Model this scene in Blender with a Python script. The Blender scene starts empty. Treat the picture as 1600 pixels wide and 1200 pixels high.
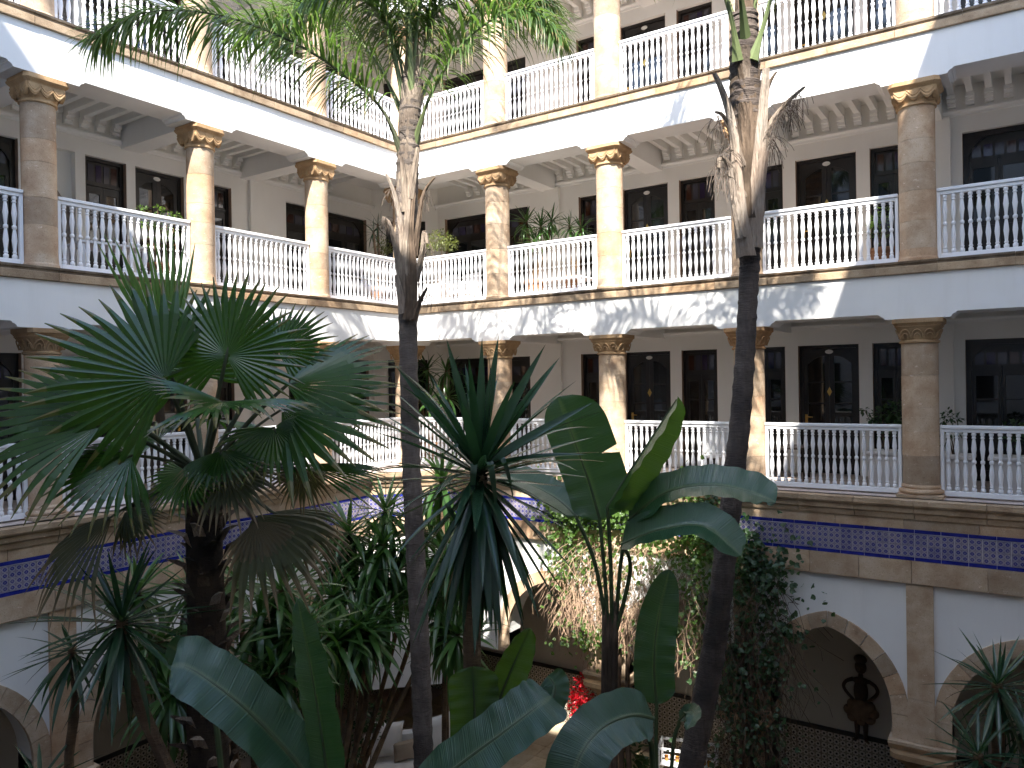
import bpy, bmesh, math, random
from mathutils import Vector, Matrix, noise
C = bpy.context.scene.collection
rnd = random.Random(11)
PI = math.pi
V3 = Vector

# ------------------------------------------------------------------ camera, sky, sun, exposure
EYE = 8.2
CAM = V3((12.2, -13.727, EYE))
YAW, PITCH, ROLL = -0.590, -0.002, -0.0155
FOC = 1200.0                                     # focal length in pixels of a 1600 px wide picture
_fw = V3((math.sin(YAW) * math.cos(PITCH), math.cos(YAW) * math.cos(PITCH), math.sin(PITCH)))
_rt = V3((math.cos(YAW), -math.sin(YAW), 0))
_up = _rt.cross(_fw)
RT = math.cos(ROLL) * _rt + math.sin(ROLL) * _up
UP = -math.sin(ROLL) * _rt + math.cos(ROLL) * _up
FW = _fw
cam_d = bpy.data.cameras.new('camera')
cam_d.sensor_width = 36; cam_d.lens = 27.0; cam_d.clip_start = .05; cam_d.clip_end = 300
cam = bpy.data.objects.new('camera', cam_d); C.objects.link(cam)
cam.matrix_world = Matrix(((RT.x, UP.x, -FW.x, CAM.x), (RT.y, UP.y, -FW.y, CAM.y), (RT.z, UP.z, -FW.z, CAM.z), (0, 0, 0, 1)))
S = bpy.context.scene
S.camera = cam
SUN = V3((.46, -1, 1.30)).normalized()
world = bpy.data.worlds.new('World'); S.world = world; world.use_nodes = True
wn = world.node_tree
sky = wn.nodes.new('ShaderNodeTexSky'); sky.sky_type = 'NISHITA'; sky.sun_disc = False
sky.sun_elevation = math.asin(SUN.z); sky.sun_rotation = math.atan2(SUN.x, SUN.y)
sky.air_density = 1.0; sky.dust_density = 1.0
wn.links.new(sky.outputs[0], wn.nodes['Background'].inputs[0])
wn.nodes['Background'].inputs[1].default_value = 0.135
sun_d = bpy.data.lights.new('sun', 'SUN'); sun_d.energy = 3.0; sun_d.angle = math.radians(.53); sun_d.color = (1, .945, .86)
sun = bpy.data.objects.new('sun', sun_d); C.objects.link(sun)
sun.rotation_euler = SUN.to_track_quat('Z', 'Y').to_euler(); sun.location = (12, -30, 40)
S.view_settings.view_transform = 'Standard'; S.view_settings.look = 'None'
S.view_settings.exposure = 2.5; S.view_settings.gamma = 1; S.view_settings.use_curve_mapping = False
S.cycles.max_bounces = 10; S.cycles.diffuse_bounces = 8; S.cycles.glossy_bounces = 3; S.cycles.transmission_bounces = 4
S.cycles.use_denoising = True; S.cycles.sample_clamp_indirect = 6.0

# ------------------------------------------------------------------ helpers
def at(px, py, dep):
    """the point of the place that a pixel of the 1600x1200 photograph shows at this distance"""
    return CAM + dep * (FW + ((px - 800) / FOC) * RT - ((py - 600) / FOC) * UP)

class MB:
    def __init__(s): s.v = []; s.f = []; s.t = []; s.m = []; s.w = []
    def add(s, vs, fs, t=0.0, m=0, w=0.0):
        o = len(s.v); s.v += [V3(p) for p in vs]; s.f += [tuple(i + o for i in f) for f in fs]
        s.t += list(t) if hasattr(t, '__len__') else [t] * len(vs)
        s.w += list(w) if hasattr(w, '__len__') else [w] * len(vs)
        s.m += [m] * len(fs); return s
    def box(s, x0, x1, y0, y1, z0, z1, m=0):
        vs = [(x, y, z) for z in (z0, z1) for x, y in ((x0, y0), (x1, y0), (x1, y1), (x0, y1))]
        return s.add(vs, [(3, 2, 1, 0), (4, 5, 6, 7), (0, 1, 5, 4), (1, 2, 6, 5), (2, 3, 7, 6), (3, 0, 4, 7)], m=m)
    def cbox(s, x0, x1, y0, y1, z0, z1, c=.01, m=0):
        """box with chamfered edges"""
        b = bmesh.new(); bmesh.ops.create_cube(b, size=1)
        for v in b.verts: v.co = V3(((x0 + x1) / 2 + v.co.x * (x1 - x0), (y0 + y1) / 2 + v.co.y * (y1 - y0), (z0 + z1) / 2 + v.co.z * (z1 - z0)))
        bmesh.ops.bevel(b, geom=b.edges[:], offset=c, segments=1, affect='EDGES')
        b.verts.index_update()
        s.add([v.co.copy() for v in b.verts], [tuple(v.index for v in f.verts) for f in b.faces], m=m); b.free(); return s
    def lathe(s, prof, n=24, c=(0, 0, 0), cap=True, m=0):
        vs = []; fs = []
        for r, z in prof:
            for i in range(n):
                a = 2 * PI * i / n; vs.append((c[0] + r * math.cos(a), c[1] + r * math.sin(a), c[2] + z))
        for k in range(len(prof) - 1):
            for i in range(n):
                j = (i + 1) % n; fs.append((k * n + i, k * n + j, (k + 1) * n + j, (k + 1) * n + i))
        if cap:
            fs.append(tuple(range(n - 1, -1, -1))); o = (len(prof) - 1) * n; fs.append(tuple(o + i for i in range(n)))
        return s.add(vs, fs, m=m)
    def tube(s, pts, rad, n=6, cap=True, t=None, m=0, flat=1.0, wob=0.0):
        pts = [V3(p) for p in pts]; vs = []; fs = []; L = len(pts); tt = []
        rad = rad if hasattr(rad, '__len__') else [rad] * L
        d0 = (pts[1] - pts[0]).normalized()
        a = d0.orthogonal().normalized()
        for k, p in enumerate(pts):
            d = (pts[min(k + 1, L - 1)] - pts[max(k - 1, 0)]).normalized()
            a = (a - d * a.dot(d)); a = a.normalized() if a.length > 1e-6 else d.orthogonal().normalized()
            b = d.cross(a)
            for i in range(n):
                q = 2 * PI * i / n; rr = rad[k] * (1 + (rnd.uniform(-wob, wob) if wob else 0))
                vs.append(p + a * math.cos(q) * rr + b * math.sin(q) * rr * flat); tt.append(t[k] if t else k / (L - 1))
        for k in range(L - 1):
            for i in range(n):
                j = (i + 1) % n; fs.append((k * n + i, k * n + j, (k + 1) * n + j, (k + 1) * n + i))
        if cap:
            fs.append(tuple(range(n - 1, -1, -1))); o = (L - 1) * n; fs.append(tuple(o + i for i in range(n)))
        return s.add(vs, fs, t=tt, m=m)
    def prism(s, poly, a, b, fn, m=0):
        """poly in 2-D extruded from a to b; fn(u, v, e) gives the point"""
        n = len(poly)
        vs = [fn(u, v, a) for u, v in poly] + [fn(u, v, b) for u, v in poly]
        fs = [tuple(range(n)), tuple(range(2 * n - 1, n - 1, -1))] + [(i, n + i, n + (i + 1) % n, (i + 1) % n) for i in range(n)]
        return s.add(vs, fs, m=m)
    def mesh(s, name, mats, smooth=False, fix=True, off=None):
        me = bpy.data.meshes.new(name)
        vs = [p - off for p in s.v] if off is not None else s.v
        me.from_pydata([tuple(p) for p in vs], [], s.f)
        for mt in (mats if isinstance(mats, (list, tuple)) else [mats]): me.materials.append(mt)
        if len(me.materials) > 1: me.polygons.foreach_set('material_index', s.m)
        if any(s.t):
            at_ = me.attributes.new('t', 'FLOAT', 'POINT'); at_.data.foreach_set('value', s.t)
        if any(s.w):
            at_ = me.attributes.new('w', 'FLOAT', 'POINT'); at_.data.foreach_set('value', s.w)
        if fix:
            b = bmesh.new(); b.from_mesh(me); bmesh.ops.recalc_face_normals(b, faces=b.faces[:]); b.to_mesh(me); b.free()
        if smooth:
            me.polygons.foreach_set('use_smooth', [True] * len(me.polygons))
            if fix: me.set_sharp_from_angle(angle=math.radians(38))
        me.update(); return me

def thing(name, label, cat, loc=(0, 0, 0), group=None, kind=None):
    o = bpy.data.objects.new(name, None); C.objects.link(o); o.location = loc; o.empty_display_size = .1
    if label: o['label'] = label
    if cat: o['category'] = cat
    if group: o['group'] = group
    if kind: o['kind'] = kind
    return o
def part(name, me, parent=None, loc=(0, 0, 0), rot=None, mat=None, label=None, kind=None):
    o = bpy.data.objects.new(name, me); C.objects.link(o)
    if parent is not None: o.parent = parent
    if mat is not None: o.matrix_local = mat
    else:
        o.location = loc
        if rot is not None: o.rotation_euler = rot
    if label: o['label'] = label
    if kind: o['kind'] = kind
    return o
def tag(o, label, cat, group=None):
    o['label'] = label; o['category'] = cat
    if group: o['group'] = group
    return o

# ------------------------------------------------------------------ materials
def nmat(name):
    m = bpy.data.materials.new(name); m.use_nodes = True; nt = m.node_tree
    return m, nt, nt.nodes['Principled BSDF']
def N(nt, t, **kw):
    n = nt.nodes.new(t)
    for k, v in kw.items():
        if k.startswith('_'): setattr(n, k[1:], v)
        else: n.inputs[k.replace('__', ' ')].default_value = v
    return n
def ramp(nt, fac, stops):
    r = nt.nodes.new('ShaderNodeValToRGB'); e = r.color_ramp.elements
    while len(e) < len(stops): e.new(.5)
    for el, (p, c) in zip(e, stops): el.position = p; el.color = (*c, 1)
    nt.links.new(fac, r.inputs[0]); return r
def mix(nt, fac, a, b, mode='MIX'):
    x = nt.nodes.new('ShaderNodeMix'); x.data_type = 'RGBA'; x.blend_type = mode
    for sock, v in ((0, fac), (6, a), (7, b)):
        if hasattr(v, 'links'): nt.links.new(v, x.inputs[sock])
        else: x.inputs[sock].default_value = v if sock == 0 else (*v, 1)
    return x.outputs[2]
def bump(nt, bs, height, strength, dist=.02):
    b = nt.nodes.new('ShaderNodeBump'); b.inputs['Strength'].default_value = strength; b.inputs['Distance'].default_value = dist
    nt.links.new(height, b.inputs['Height']); nt.links.new(b.outputs[0], bs.inputs['Normal'])
def coords(nt, which='Object'):
    return nt.nodes.new('ShaderNodeTexCoord').outputs[which]
def geo_pos(nt): return nt.nodes.new('ShaderNodeNewGeometry').outputs['Position']
def noise_t(nt, co, scale, detail=4, rough=.55):
    n = N(nt, 'ShaderNodeTexNoise', Scale=scale, Detail=detail, Roughness=rough); nt.links.new(co, n.inputs['Vector']); return n.outputs['Fac']
def stretch(nt, co, sc):
    m = nt.nodes.new('ShaderNodeMapping'); m.inputs['Scale'].default_value = sc; nt.links.new(co, m.inputs['Vector']); return m.outputs[0]

def plaster(name, col, dirt, rough=.85, streak=.25):
    m, nt, bs = nmat(name); p = geo_pos(nt)
    a = noise_t(nt, p, .9, 5); b = noise_t(nt, stretch(nt, p, (3.2, 3.2, .35)), 1.3, 6, .65); c = noise_t(nt, p, 45, 3)
    r1 = ramp(nt, b, [(.5, (0, 0, 0)), (.78, (1, 1, 1))])
    c1 = mix(nt, ramp(nt, a, [(.3, (0, 0, 0)), (.75, (1, 1, 1))]).outputs[0], col, tuple(x * .93 for x in col))
    mu = N(nt, 'ShaderNodeMath', _operation='MULTIPLY'); nt.links.new(r1.outputs[0], mu.inputs[0]); mu.inputs[1].default_value = streak
    nt.links.new(mix(nt, mu.outputs[0], c1, dirt), bs.inputs['Base Color'])
    bs.inputs['Roughness'].default_value = rough
    bump(nt, bs, noise_t(nt, p, 18, 6, .6), .12, .01); return m

def stone(name, c_dark, c_mid, c_light, worn=.5, rough=.9):
    m, nt, bs = nmat(name); p = geo_pos(nt)
    oi = nt.nodes.new('ShaderNodeObjectInfo')
    a = noise_t(nt, p, 3.1, 8, .62); b = noise_t(nt, stretch(nt, p, (1, 1, 2.2)), 9, 6, .7); f = noise_t(nt, p, 60, 4, .6)
    base = ramp(nt, a, [(.28, c_dark), (.5, c_mid), (.74, c_light)]).outputs[0]
    tone = ramp(nt, oi.outputs['Random'], [(0, (.68, .66, .64)), (.35, (1, .97, .94)), (.7, (1.05, 1.02, .98)), (1, (1.0, .86, .74))]).outputs[0]
    base = mix(nt, 1.0, base, tone, 'MULTIPLY')
    base = mix(nt, ramp(nt, b, [(.62, (0, 0, 0)), (.74, (1, 1, 1))]).outputs[0], base, tuple(min(1, x * 1.35 + .05) for x in c_light)) if worn > .4 else base
    sp = ramp(nt, f, [(.30, (.55, .5, .45)), (.45, (1, 1, 1))]).outputs[0]
    base = mix(nt, .7, base, sp, 'MULTIPLY')
    nt.links.new(base, bs.inputs['Base Color']); bs.inputs['Roughness'].default_value = rough
    ad = N(nt, 'ShaderNodeMath', _operation='ADD'); nt.links.new(f, ad.inputs[0]); nt.links.new(b, ad.inputs[1])
    bump(nt, bs, ad.outputs[0], .45, .012); return m

def simple(name, col, rough=.5, spec=.5, var=.08, scale=8, bmp=0, metal=0):
    m, nt, bs = nmat(name); p = coords(nt)
    a = noise_t(nt, p, scale, 4)
    nt.links.new(ramp(nt, a, [(.3, tuple(x * (1 - var) for x in col)), (.7, tuple(min(1, x * (1 + var)) for x in col))]).outputs[0], bs.inputs['Base Color'])
    bs.inputs['Roughness'].default_value = rough; bs.inputs['Specular IOR Level'].default_value = spec; bs.inputs['Metallic'].default_value = metal
    if bmp: bump(nt, bs, noise_t(nt, p, scale * 4, 4), bmp, .01)
    return m

def leaf_mat(name, col, col2, tip=None, tipstart=.8, rough=.38, trans=.3, tcol=None, vein=0, objvar=.35, midrib=None):
    """leaf: attribute t runs from stalk to tip, w across the blade"""
    m, nt, bs = nmat(name); oi = nt.nodes.new('ShaderNodeObjectInfo'); p = geo_pos(nt)
    a = noise_t(nt, p, 2.6, 4, .6)
    mx = N(nt, 'ShaderNodeMath', _operation='MULTIPLY_ADD'); nt.links.new(oi.outputs['Random'], mx.inputs[0]); mx.inputs[1].default_value = objvar; nt.links.new(a, mx.inputs[2])
    base = ramp(nt, mx.outputs[0], [(.35, col), (.85, col2)]).outputs[0]
    t = N(nt, 'ShaderNodeAttribute', _attribute_name='t'); w = N(nt, 'ShaderNodeAttribute', _attribute_name='w')
    if tip:
        nz = N(nt, 'ShaderNodeMath', _operation='MULTIPLY_ADD'); nt.links.new(a, nz.inputs[0]); nz.inputs[1].default_value = .35; nt.links.new(t.outputs['Fac'], nz.inputs[2])
        base = mix(nt, ramp(nt, nz.outputs[0], [(tipstart + .1, (0, 0, 0)), (tipstart + .28, (1, 1, 1))]).outputs[0], base, tip)
    if midrib:
        ab = N(nt, 'ShaderNodeMath', _operation='ABSOLUTE'); nt.links.new(w.outputs['Fac'], ab.inputs[0])
        base = mix(nt, ramp(nt, ab.outputs[0], [(.02, (1, 1, 1)), (.07, (0, 0, 0))]).outputs[0], base, midrib)
    nt.links.new(base, bs.inputs['Base Color']); bs.inputs['Roughness'].default_value = rough
    if vein:
        bs.inputs['Coat Weight'].default_value = .35; bs.inputs['Coat Roughness'].default_value = .25
        s = N(nt, 'ShaderNodeMath', _operation='MULTIPLY'); nt.links.new(t.outputs['Fac'], s.inputs[0]); s.inputs[1].default_value = vein
        wv = N(nt, 'ShaderNodeMath', _operation='MULTIPLY_ADD'); ab2 = N(nt, 'ShaderNodeMath', _operation='ABSOLUTE'); nt.links.new(w.outputs['Fac'], ab2.inputs[0])
        nt.links.new(ab2.outputs[0], wv.inputs[0]); wv.inputs[1].default_value = -vein * .05; nt.links.new(s.outputs[0], wv.inputs[2])
        nz1 = N(nt, 'ShaderNodeTexNoise', Scale=1.0, Detail=3.0); nz1.noise_dimensions = '1D'; nt.links.new(wv.outputs[0], nz1.inputs['W'])
        bump(nt, bs, nz1.outputs['Fac'], .55, .012)
        dk = ramp(nt, nz1.outputs['Fac'], [(.35, (.8, .82, .8)), (.65, (1.12, 1.12, 1.1))]).outputs[0]
        nt.links.new(mix(nt, 1, base, dk, 'MULTIPLY'), bs.inputs['Base Color'])
    tr = nt.nodes.new('ShaderNodeBsdfTranslucent'); tr.inputs[0].default_value = (*(tcol or tuple(min(1, x * 1.5) for x in col2)), 1)
    bs.inputs['Specular IOR Level'].default_value = .7
    ms = nt.nodes.new('ShaderNodeMixShader'); ms.inputs[0].default_value = trans
    nt.links.new(bs.outputs[0], ms.inputs[1]); nt.links.new(tr.outputs[0], ms.inputs[2])
    nt.links.new(ms.outputs[0], nt.nodes['Material Output'].inputs[0]); return m

M = {}
M['white'] = plaster('white plaster', (.84, .835, .82), (.6, .58, .54), streak=.2)
M['cream'] = plaster('cream plaster', (.86, .845, .80), (.72, .68, .61), streak=.15)
M['ceil'] = plaster('ceiling paint', (.87, .865, .835), (.6, .56, .5), streak=.1)
M['stone'] = stone('sandstone', (.36, .24, .155), (.49, .375, .265), (.61, .51, .40))
M['ledge'] = stone('ledge sandstone', (.28, .19, .12), (.46, .345, .23), (.57, .45, .32), worn=.5)
M['coping'] = stone('weathered coping', (.10, .08, .06), (.21, .165, .12), (.34, .28, .21), worn=.3)
M['carved'] = stone('carved sandstone', (.32, .20, .105), (.46, .31, .17), (.55, .40, .24), worn=.2)
M['paint'] = simple('white gloss paint', (.80, .81, .83), .42, .5, .04, 3)
M['wood'] = simple('black brown timber', (.012, .009, .008), .35, .5, .4, 14)
M['glass'] = simple('dark room glass', (.012, .013, .014), .03, .6, .2, 1)  # opaque: the dark of the rooms behind is put into the colour
M['stain_p'] = simple('violet glass', (.02, .014, .05), .08, .6, .2, 1)
M['stain_r'] = simple('amber glass', (.04, .013, .009), .08, .6, .2, 1)
M['stain_w'] = simple('milky glass', (.05, .05, .07), .12, .6, .2, 1)
M['brass'] = simple('brass', (.62, .40, .12), .3, .5, .1, 9, 0, 1)
M['enamel'] = simple('white enamel', (.75, .73, .68), .3)
M['terra'] = simple('terracotta paving', (.52, .43, .38), .7, .4, .18, 5, .1)
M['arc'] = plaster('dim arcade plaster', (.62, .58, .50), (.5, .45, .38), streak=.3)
M['timber'] = simple('brown ceiling timber', (.10, .065, .04), .7, .3, .3, 6)
M['jamb'] = simple('brown jamb paint', (.30, .20, .14), .6)
M['cushion'] = simple('off white canvas', (.74, .71, .68), .9, .2, .05, 5, .2)
M['tan'] = simple('tan canvas', (.36, .29, .22), .9, .2, .1, 5, .2)
M['grey'] = simple('grey timber slats', (.23, .20, .17), .8, .3, .25, 10)
M['soil'] = simple('dark soil', (.03, .022, .016), .95, .2, .4, 9, .4)
M['black'] = simple('black iron', (.015, .015, .016), .5)
M['orange'] = simple('orange glass', (.55, .22, .03), .2)
M['figure'] = simple('carved dark wood', (.085, .05, .032), .6, .4, .35, 9, .3)
M['figure2'] = simple('carved pale wood', (.20, .125, .075), .65, .4, .3, 9, .3)
M['clay'] = simple('clay pot', (.33, .17, .09), .8, .3, .2, 6, .1)
M['red'] = leaf_mat('red petals', (.55, .008, .02), (.75, .02, .04), trans=.35, tcol=(.9, .03, .05))

def pave_mat():
    m, nt, bs = nmat('cream paving stone'); p = geo_pos(nt); oi = nt.nodes.new('ShaderNodeObjectInfo')
    a = noise_t(nt, p, 4, 6, .65)
    c = ramp(nt, a, [(.3, (.40, .31, .20)), (.55, (.52, .43, .30)), (.8, (.58, .50, .38))]).outputs[0]
    c = mix(nt, 1, c, ramp(nt, oi.outputs['Random'], [(0, (.75, .74, .72)), (1, (1.08, 1.05, 1))]).outputs[0], 'MULTIPLY')
    nt.links.new(c, bs.inputs['Base Color']); bs.inputs['Roughness'].default_value = .55; bump(nt, bs, a, .2, .01); return m
M['pave'] = pave_mat()

def tile_mat(name, kind):
    """painted ceramic square: drawn in the tile's own 0..1 coordinates"""
    m, nt, bs = nmat(name); L = nt.links
    g = coords(nt, 'Generated'); oi = nt.nodes.new('ShaderNodeObjectInfo')
    sx = nt.nodes.new('ShaderNodeSeparateXYZ'); L.new(g, sx.inputs[0])
    def mth(op, a, b=None, c=None):
        n = nt.nodes.new('ShaderNodeMath'); n.operation = op
        for i, v in enumerate((a, b, c)):
            if v is None: continue
            if hasattr(v, 'links'): L.new(v, n.inputs[i])
            else: n.inputs[i].default_value = v
        return n.outputs[0]
    # tiles stand up: x and z of the generated box
    u, v = sx.outputs[0], sx.outputs[2]
    cu = mth('PINGPONG', mth('MULTIPLY', u, 2), .5); cv = mth('PINGPONG', mth('MULTIPLY', v, 2), .5)   # 0 at cell edge, .5 at its centre
    du = mth('SUBTRACT', .5, cu); dv = mth('SUBTRACT', .5, cv)
    dia = mth('ADD', du, dv); mxx = mth('MAXIMUM', du, dv)
    star = mth('MINIMUM', mth('MULTIPLY', dia, 1.0), mth('MULTIPLY', mxx, 1.5))
    blue = ramp(nt, star, [(.0, (.02, .02, .16)), (.10, (.30, .28, .40)), (.16, (.018, .022, .20)), (.33, (.03, .035, .24)), (.36, (.30, .29, .34)), (.60, (.34, .32, .36)), (.66, (.07, .06, .18)), (.74, (.32, .30, .34)), (1, (.24, .20, .25))])
    blue.color_ramp.interpolation = 'LINEAR'
    nz = noise_t(nt, geo_pos(nt), 7, 5, .6)
    col = mix(nt, 1, blue.outputs[0], ramp(nt, oi.outputs['Random'], [(0, (.72, .72, .85)), (.5, (.95, .95, 1)), (1, (1.05, 1.0, 1.0))]).outputs[0], 'MULTIPLY')
    col = mix(nt, ramp(nt, nz, [(.55, (0, 0, 0)), (.8, (.5, .5, .5))]).outputs[0], col, (.42, .38, .36))
    if kind == 'border':
        col = ramp(nt, nz, [(.3, (.012, .016, .17)), (.7, (.03, .04, .30))]).outputs[0]
    L.new(col, bs.inputs['Base Color']); bs.inputs['Roughness'].default_value = .18
    bump(nt, bs, nz, .15, .01); return m
M['tile'] = tile_mat('painted blue tile', 'tile'); M['tile_b'] = tile_mat('cobalt border tile', 'border')

def dado_mat():
    m, nt, bs = nmat('mosaic dado'); L = nt.links; p = coords(nt, 'Object')
    def mth(op, a, b=None):
        n = nt.nodes.new('ShaderNodeMath'); n.operation = op
        for i, v in enumerate((a, b)):
            if v is None: continue
            if hasattr(v, 'links'): L.new(v, n.inputs[i])
            else: n.inputs[i].default_value = v
        return n.outputs[0]
    sp = nt.nodes.new('ShaderNodeSeparateXYZ'); L.new(p, sp.inputs[0])
    s_ = mth('ADD', sp.outputs[0], sp.outputs[1])
    u = mth('MULTIPLY', s_, 1 / .115); v = mth('MULTIPLY', sp.outputs[2], 1 / .115)
    uu = mth('FRACT', u); vv = mth('FRACT', v)
    du = mth('ABSOLUTE', mth('SUBTRACT', uu, .5)); dv = mth('ABSOLUTE', mth('SUBTRACT', vv, .5))
    dia = mth('ADD', du, dv); mx_ = mth('MAXIMUM', du, dv)
    star = mth('MINIMUM', dia, mth('MULTIPLY', mx_, 1.4))
    c = ramp(nt, star, [(.0, (.02, .02, .02)), (.20, (.03, .025, .02)), (.24, (.50, .46, .40)), (.52, (.50, .45, .38)), (.58, (.17, .08, .05)), (.64, (.04, .09, .06)), (.70, (.46, .42, .35))])
    L.new(c.outputs[0], bs.inputs['Base Color']); bs.inputs['Roughness'].default_value = .25; return m
M['dado'] = dado_mat()
def trunk_mat(name, c1, c2, ringscale, blotch, fib=(2, 2, 14)):
    m, nt, bs = nmat(name); p = geo_pos(nt)
    b = noise_t(nt, stretch(nt, p, (6, 6, 1.2)), 3, 6, .7); f = noise_t(nt, stretch(nt, p, fib), 6, 4, .6)
    c = ramp(nt, b, [(.3, c1), (.7, c2)]).outputs[0]
    c = mix(nt, ramp(nt, noise_t(nt, p, 1.6, 4), [(.45, (0, 0, 0)), (.62, (1, 1, 1))]).outputs[0], c, blotch)
    nt.links.new(mix(nt, .8, c, ramp(nt, f, [(.3, (.55, .52, .5)), (.55, (1, 1, 1))]).outputs[0], 'MULTIPLY'), bs.inputs['Base Color'])
    bs.inputs['Roughness'].default_value = .9
    ad = N(nt, 'ShaderNodeMath', _operation='ADD'); nt.links.new(b, ad.inputs[0]); nt.links.new(f, ad.inputs[1])
    bump(nt, bs, ad.outputs[0], .8, .03); return m
M['ptrunk'] = trunk_mat('ringed palm bark', (.13, .105, .092), (.24, .20, .175), 9, (.095, .078, .068))
M['ptrunk_d'] = trunk_mat('dark ringed palm bark', (.085, .066, .057), (.17, .135, .115), 9, (.065, .05, .044))
M['ftrunk'] = trunk_mat('fibrous fan palm bark', (.045, .028, .018), (.09, .06, .04), 9, (.03, .02, .014))
M['boot'] = trunk_mat('dry leaf base', (.27, .215, .17), (.52, .45, .38), 5, (.38, .29, .225), (9, 9, .8))
M['boot2'] = trunk_mat('weathered palm fibre', (.20, .155, .12), (.40, .33, .26), 5, (.15, .115, .09), (9, 9, .8))
M['bootd'] = trunk_mat('brown leaf base', (.10, .068, .045), (.21, .15, .105), 5, (.06, .04, .025), (9, 9, .8))
M['fibre'] = simple('palm fibre', (.15, .12, .10), .95, .1, .3, 20)
M['ytrunk'] = trunk_mat('yucca bark', (.13, .085, .05), (.26, .17, .095), 7, (.10, .06, .035))
M['vinewood'] = simple('dry vine stems', (.31, .21, .145), .9, .2, .4, 6)
M['vinewood2'] = simple('dark vine stems', (.09, .06, .04), .9, .2, .4, 6)
M['fan'] = leaf_mat('fan palm green', (.018, .054, .010), (.040, .102, .014), (.16, .13, .045), .88, .27, .30, (.07, .19, .02), 0, .3)
M['fan_young'] = leaf_mat('young fan palm green', (.05, .12, .018), (.07, .16, .025), None, .8, .4, .4, (.14, .30, .03))
M['fan_old'] = leaf_mat('ageing fan palm green', (.035, .052, .018), (.065, .075, .028), (.24, .17, .10), .78, .55, .25, (.12, .11, .03))
M['fan_dry'] = leaf_mat('dry fan palm', (.07, .065, .03), (.12, .095, .05), (.28, .20, .12), .75, .7, .2)
M['queen'] = leaf_mat('feather palm green', (.035, .085, .018), (.075, .14, .03), (.20, .16, .06), .85, .40, .38, (.13, .24, .035), 0, .2)
M['rachis'] = simple('palm stalk green', (.14, .18, .075), .5, .5, .25, 3)
M['rachis_d'] = simple('dull palm stalk', (.075, .085, .045), .6, .4, .25, 3)
M['yucca'] = leaf_mat('blue green yucca', (.016, .046, .024), (.032, .078, .038), (.12, .11, .05), .93, .26, .22, (.05, .13, .03), 0, .5)
M['drac'] = leaf_mat('dracaena green', (.022, .066, .018), (.055, .125, .032), (.14, .13, .05), .93, .28, .30, (.09, .22, .03), 0, .6)
M['paddle'] = leaf_mat('broad paddle leaf', (.020, .066, .030), (.032, .088, .038), (.13, .10, .04), 1.02, .28, .24, (.08, .20, .03), 160, .3, (.10, .17, .05))
M['paddle_b'] = leaf_mat('bluish paddle leaf', (.022, .074, .036), (.040, .100, .046), (.13, .10, .04), 1.02, .28, .22, (.07, .17, .03), 160, .3, (.11, .16, .07))
M['paddle_y'] = leaf_mat('young paddle leaf', (.04, .10, .014), (.055, .13, .02), None, 1, .38, .34, (.12, .27, .02), 120, .2, (.035, .08, .012))
M['stalk'] = simple('leaf stalk', (.055, .085, .035), .5, .5, .3, 4)
M['vine'] = leaf_mat('vine leaf', (.05, .11, .018), (.10, .18, .035), None, 1, .45, .4, (.18, .32, .04), 0, .1)
M['vine_d'] = leaf_mat('dark vine leaf', (.02, .055, .018), (.04, .085, .03), None, 1, .42, .3, (.08, .17, .03), 0, .1)
M['shrub'] = leaf_mat('yellow green shrub leaf', (.09, .13, .03), (.17, .19, .06), None, 1, .5, .4, (.25, .30, .06), 0, .1)
#__PARTS__
# ------------------------------------------------------------------ the place in numbers (metres); wing R runs along +x, wing L along -y from the corner
F1 = 6.30; ST = 3.70
FL = {1: F1, 2: F1 + ST, 3: F1 + 2 * ST, 4: F1 + 3 * ST}
BAY = 2.7; DEP = 2.2
END = {'R': 13.6, 'L': 15.58}
WINGNAME = {'R': 'behind the banana plants', 'L': 'behind the fan palm'}
LEVNAME = {1: 'lowest gallery', 2: 'middle gallery', 3: 'top gallery'}
ORD = {0: 'corner', 1: 'first', 2: 'second', 3: 'third', 4: 'fourth', 5: 'fifth'}
def W(w, s, d, z):
    return V3((s, -d, z)) if w == 'R' else V3((d, -s, z))
def wbox(mb, w, s0, s1, d0, d1, z0, z1, m=0):
    a = W(w, s0, d0, z0); b = W(w, s1, d1, z1)
    return mb.box(min(a.x, b.x), max(a.x, b.x), min(a.y, b.y), max(a.y, b.y), z0, z1, m)
def wrot(w): return 0.0 if w == 'R' else -PI / 2

# ---- ground
g = MB(); g.box(-16, 26, -30, 16, -.3, 0)
gr = part('ground', g.mesh('ground', M['soil'])); gr['kind'] = 'structure'
fl = thing('courtyard_floor', None, None, kind='structure')
slab_ms = [MB().cbox(-.235, .235, -.235, .235, 0, .035, .006).mesh('paving_slab', M['pave'])]
base = MB().box(-2.2, 9, -4.5, 2.2, 0.004, .022)
part('mortar_bed', base.mesh('mortar_bed', M['terra']), fl)
nsl = 0
for i in range(18):
    for j in range(13):
        x = -.4 + i * .48; y = -3.7 + j * .48
        if x > 8.4 or y > 2.1: continue
        part('paving_slab', slab_ms[0], fl, (x, y, .022 + rnd.uniform(-.003, .003)), (0, 0, rnd.uniform(-.006, .006))); nsl += 1

# ---- the building
B = thing('galleried_building', 'white galleried courtyard building of three balcony storeys over stone arches', 'building')

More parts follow.
